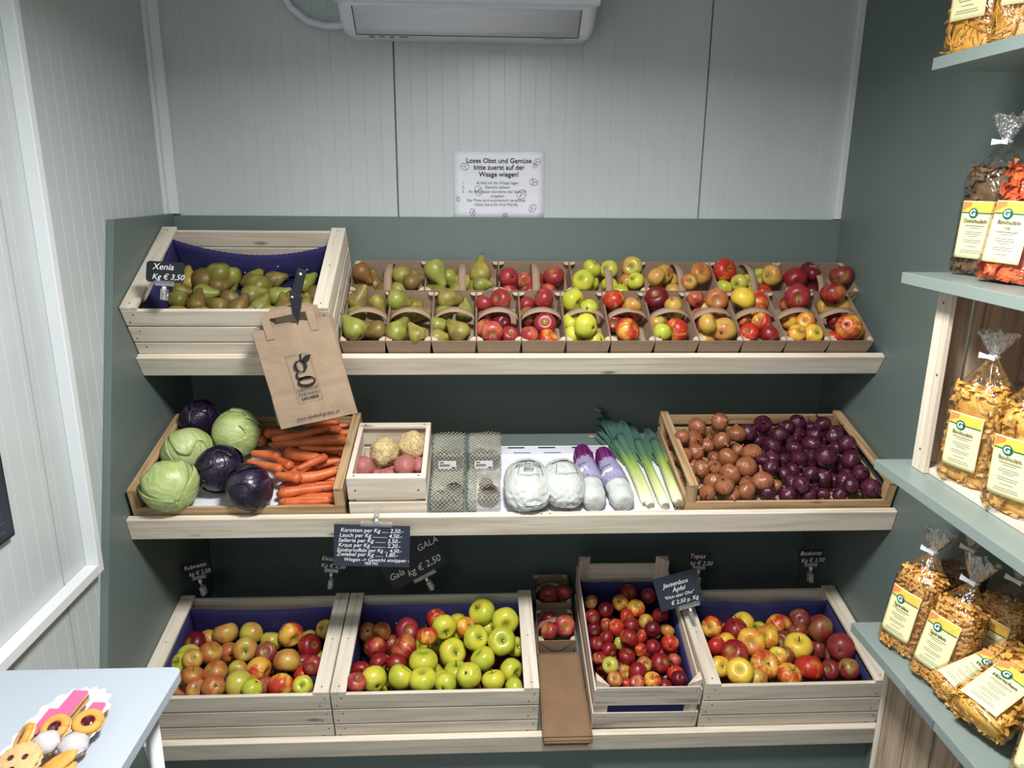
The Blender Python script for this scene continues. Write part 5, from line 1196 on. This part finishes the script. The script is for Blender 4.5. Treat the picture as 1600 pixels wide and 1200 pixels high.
def cake(cx, cy, z, rot, tilt, lb, L_=.066, w_=.027):
    t = empty('cake_slice', TL(cx, cy, z) @ RZ(rot) @ RX(tilt), lb, 'cake', 'pink iced slices')
    MB().box(-w_/2, w_/2, -L_/2, L_/2, 0, .008).build('sponge', M['cookie'], t, bevel=.001); MB().box(-w_/2, w_/2, -L_/2, L_/2, .0082, .011).build('filling', M['layer'], t)
    MB().box(-w_/2, w_/2, -L_/2, L_/2, .0112, .018).build('sponge', M['cookie'], t, bevel=.001); MB().box(-w_/2-.0005, w_/2+.0005, -L_/2-.0005, L_/2+.0005, .0182, .021).build('icing', M['pink'], t, bevel=.001)
cake(.218, -1.366, ZC, 0, 0, 'pink iced cake slice at the left of the tray'); cake(.287, -1.352, ZC, -4, 0, 'pink iced cake slice at the right, under the jam biscuit'); cake(.252, -1.346, ZC+.021, -6, 4, 'pink iced cake slice lying on top of the other two')
def disc_rings(r, h, rr, n=30, wav=0, k=0, hole=0):
    out = []
    pr = [(hole, .0)]+[(r-rr, 0), (r, rr), (r, h-rr), (r-rr, h), (hole, h)] if hole else [(.001, 0), (r-rr, 0), (r, rr), (r, h-rr), (r-rr, h), (.001, h)]
    return [[Vector(((q*(1+(wav*math.cos(k*a) if q > r*.7 else 0)))*math.cos(a), q*(1+(wav*math.cos(k*a) if q > r*.7 else 0))*math.sin(a), z)) for a in (2*PI*j/n for j in range(n))] for q, z in pr]
def jamring(T, lb):
    t = empty('jam_biscuit', T, lb, 'biscuit', 'round jam biscuits')
    MB().loft(disc_rings(.026, .006, .002, 40, .03, 14)).build('base', M['cookie'], t)
    MB().tube([(.018*math.cos(a), .018*math.sin(a), .009) for a in (2*PI*j/28 for j in range(29))], .0078, 10, flat=.75).build('ring', M['cookie2'], t)
    MB().revolve([(.001, .0065), (.0135, .0065), (.0135, .010), (.010, .0125), (.005, .0138), (.001, .014)], 20, fn=lambda p: (p[0], p[1], p[2]+.001*noise.noise(Vector(p)*300))).build('jam', M['jam'], t)
jamring(TL(.300, -1.383, ZC+.024) @ RX(12) @ RY(8), 'jam biscuit with dark jam at the right of the tray'); jamring(TL(.252, -1.396, ZC+.0245) @ RX(20) @ RY(-6), 'jam biscuit with dark jam in the middle, under the pink slice'); jamring(TL(.216, -1.418, ZC+.026) @ RY(-48) @ RX(18), 'jam biscuit standing on edge at the left of the tray')
def mer(T, lb, seed):
    t = empty('meringue_biscuit', T, lb, 'biscuit', 'meringue biscuits'); MB().loft(disc_rings(.023, .006, .002, 32)).build('base', M['cookie'], t)
    MB().revolve([(.001, .0062), (.0225, .0062), (.0235, .010), (.020, .016), (.013, .022), (.006, .027), (.001, .029)], 48, fn=lambda p: tuple(Vector((p[0], p[1], p[2])) * 1 + Vector((p[0], p[1], 0))*(.09*math.cos(7*(math.atan2(p[1], p[0])+p[2]*90+seed))))).build('meringue', M['mering'], t)
    s = MB()
    for i in range(14): a = random.uniform(0, 6.28); q = random.uniform(.002, .012); z = .029-.9*q; s.box(q*math.cos(a)-.0006, q*math.cos(a)+.0006, q*math.sin(a)-.0018, q*math.sin(a)+.0018, z, z+.0008)
    s.build('sprinkles', M['nori'], t)
mer(TL(.254, -1.432, ZC+.022) @ RX(14), 'white swirled meringue biscuit, left of the two', 0); mer(TL(.298, -1.431, ZC+.016) @ RX(10) @ RY(10), 'white meringue biscuit with sprinkles, right of the two', 2)
T = TL(.236, -1.478, ZC+.024) @ RX(16) @ RY(-6); t = empty('jam_sandwich_biscuit', T, 'large scalloped biscuit with three jam holes at the front of the tray', 'biscuit')
MB().loft(disc_rings(.036, .006, .002, 72, .035, 18)).build('base', M['cookie'], t); MB().loft([[v+Vector((0, 0, .0085)) for v in r] for r in disc_rings(.036, .006, .002, 72, .035, 18)]).build('lid', M['cookie'], t)
MB().loft([[v+Vector((0, 0, .0062)) for v in r] for r in disc_rings(.032, .002, .001, 30)]).build('jam_layer', M['jam'], t)
for a in (30, 150, 270): MB().revolve([(.0005, .0146), (.0052, .0146), (.0048, .0156), (.0005, .0158)], 12).build('jam_hole', M['jam'], t, TL(.014*math.cos(math.radians(a)), .014*math.sin(math.radians(a)), 0))
for i, (x, y, z, rx, lb) in enumerate(((.296, -1.478, ZC+.022, 50, 'long piped biscuit leaning at the front right of the tray'), (.300, -1.492, ZC+.012, 40, 'long piped biscuit under the other one at the front right'))):
    tag(MB().loft([[Vector((p.x*1.0, p.y*.45, p.z)) for p in r] for r in disc_rings(.034, .008, .0035, 30, .02, 9)]).build('long_biscuit', M['cookie2'], None, TL(x, y, z) @ RZ(-20+i*6) @ RX(rx-30) @ RZ(60)), lb, 'biscuit', 'long biscuits')

# black board on the left wall, only its corner in the picture
bd = empty('wall_board', TL(XL, 0, 0), 'black glossy board on the left wall, cut by the photo edge', 'board')
MB().box(.0008, .018, -1.36, -1.025, 1.121, 1.56).build('frame', M['black'], bd, bevel=.003); MB().box(.0182, .0192, -1.352, -1.033, 1.129, 1.552).build('writing_surface', M['slateg'], bd)
m = MB()
for z in (1.145, 1.165, 1.19): m.box(.0194, .0197, -1.2, -1.06, z, z+.0012)
m.build('chalk_lines', M['inkg'], bd)
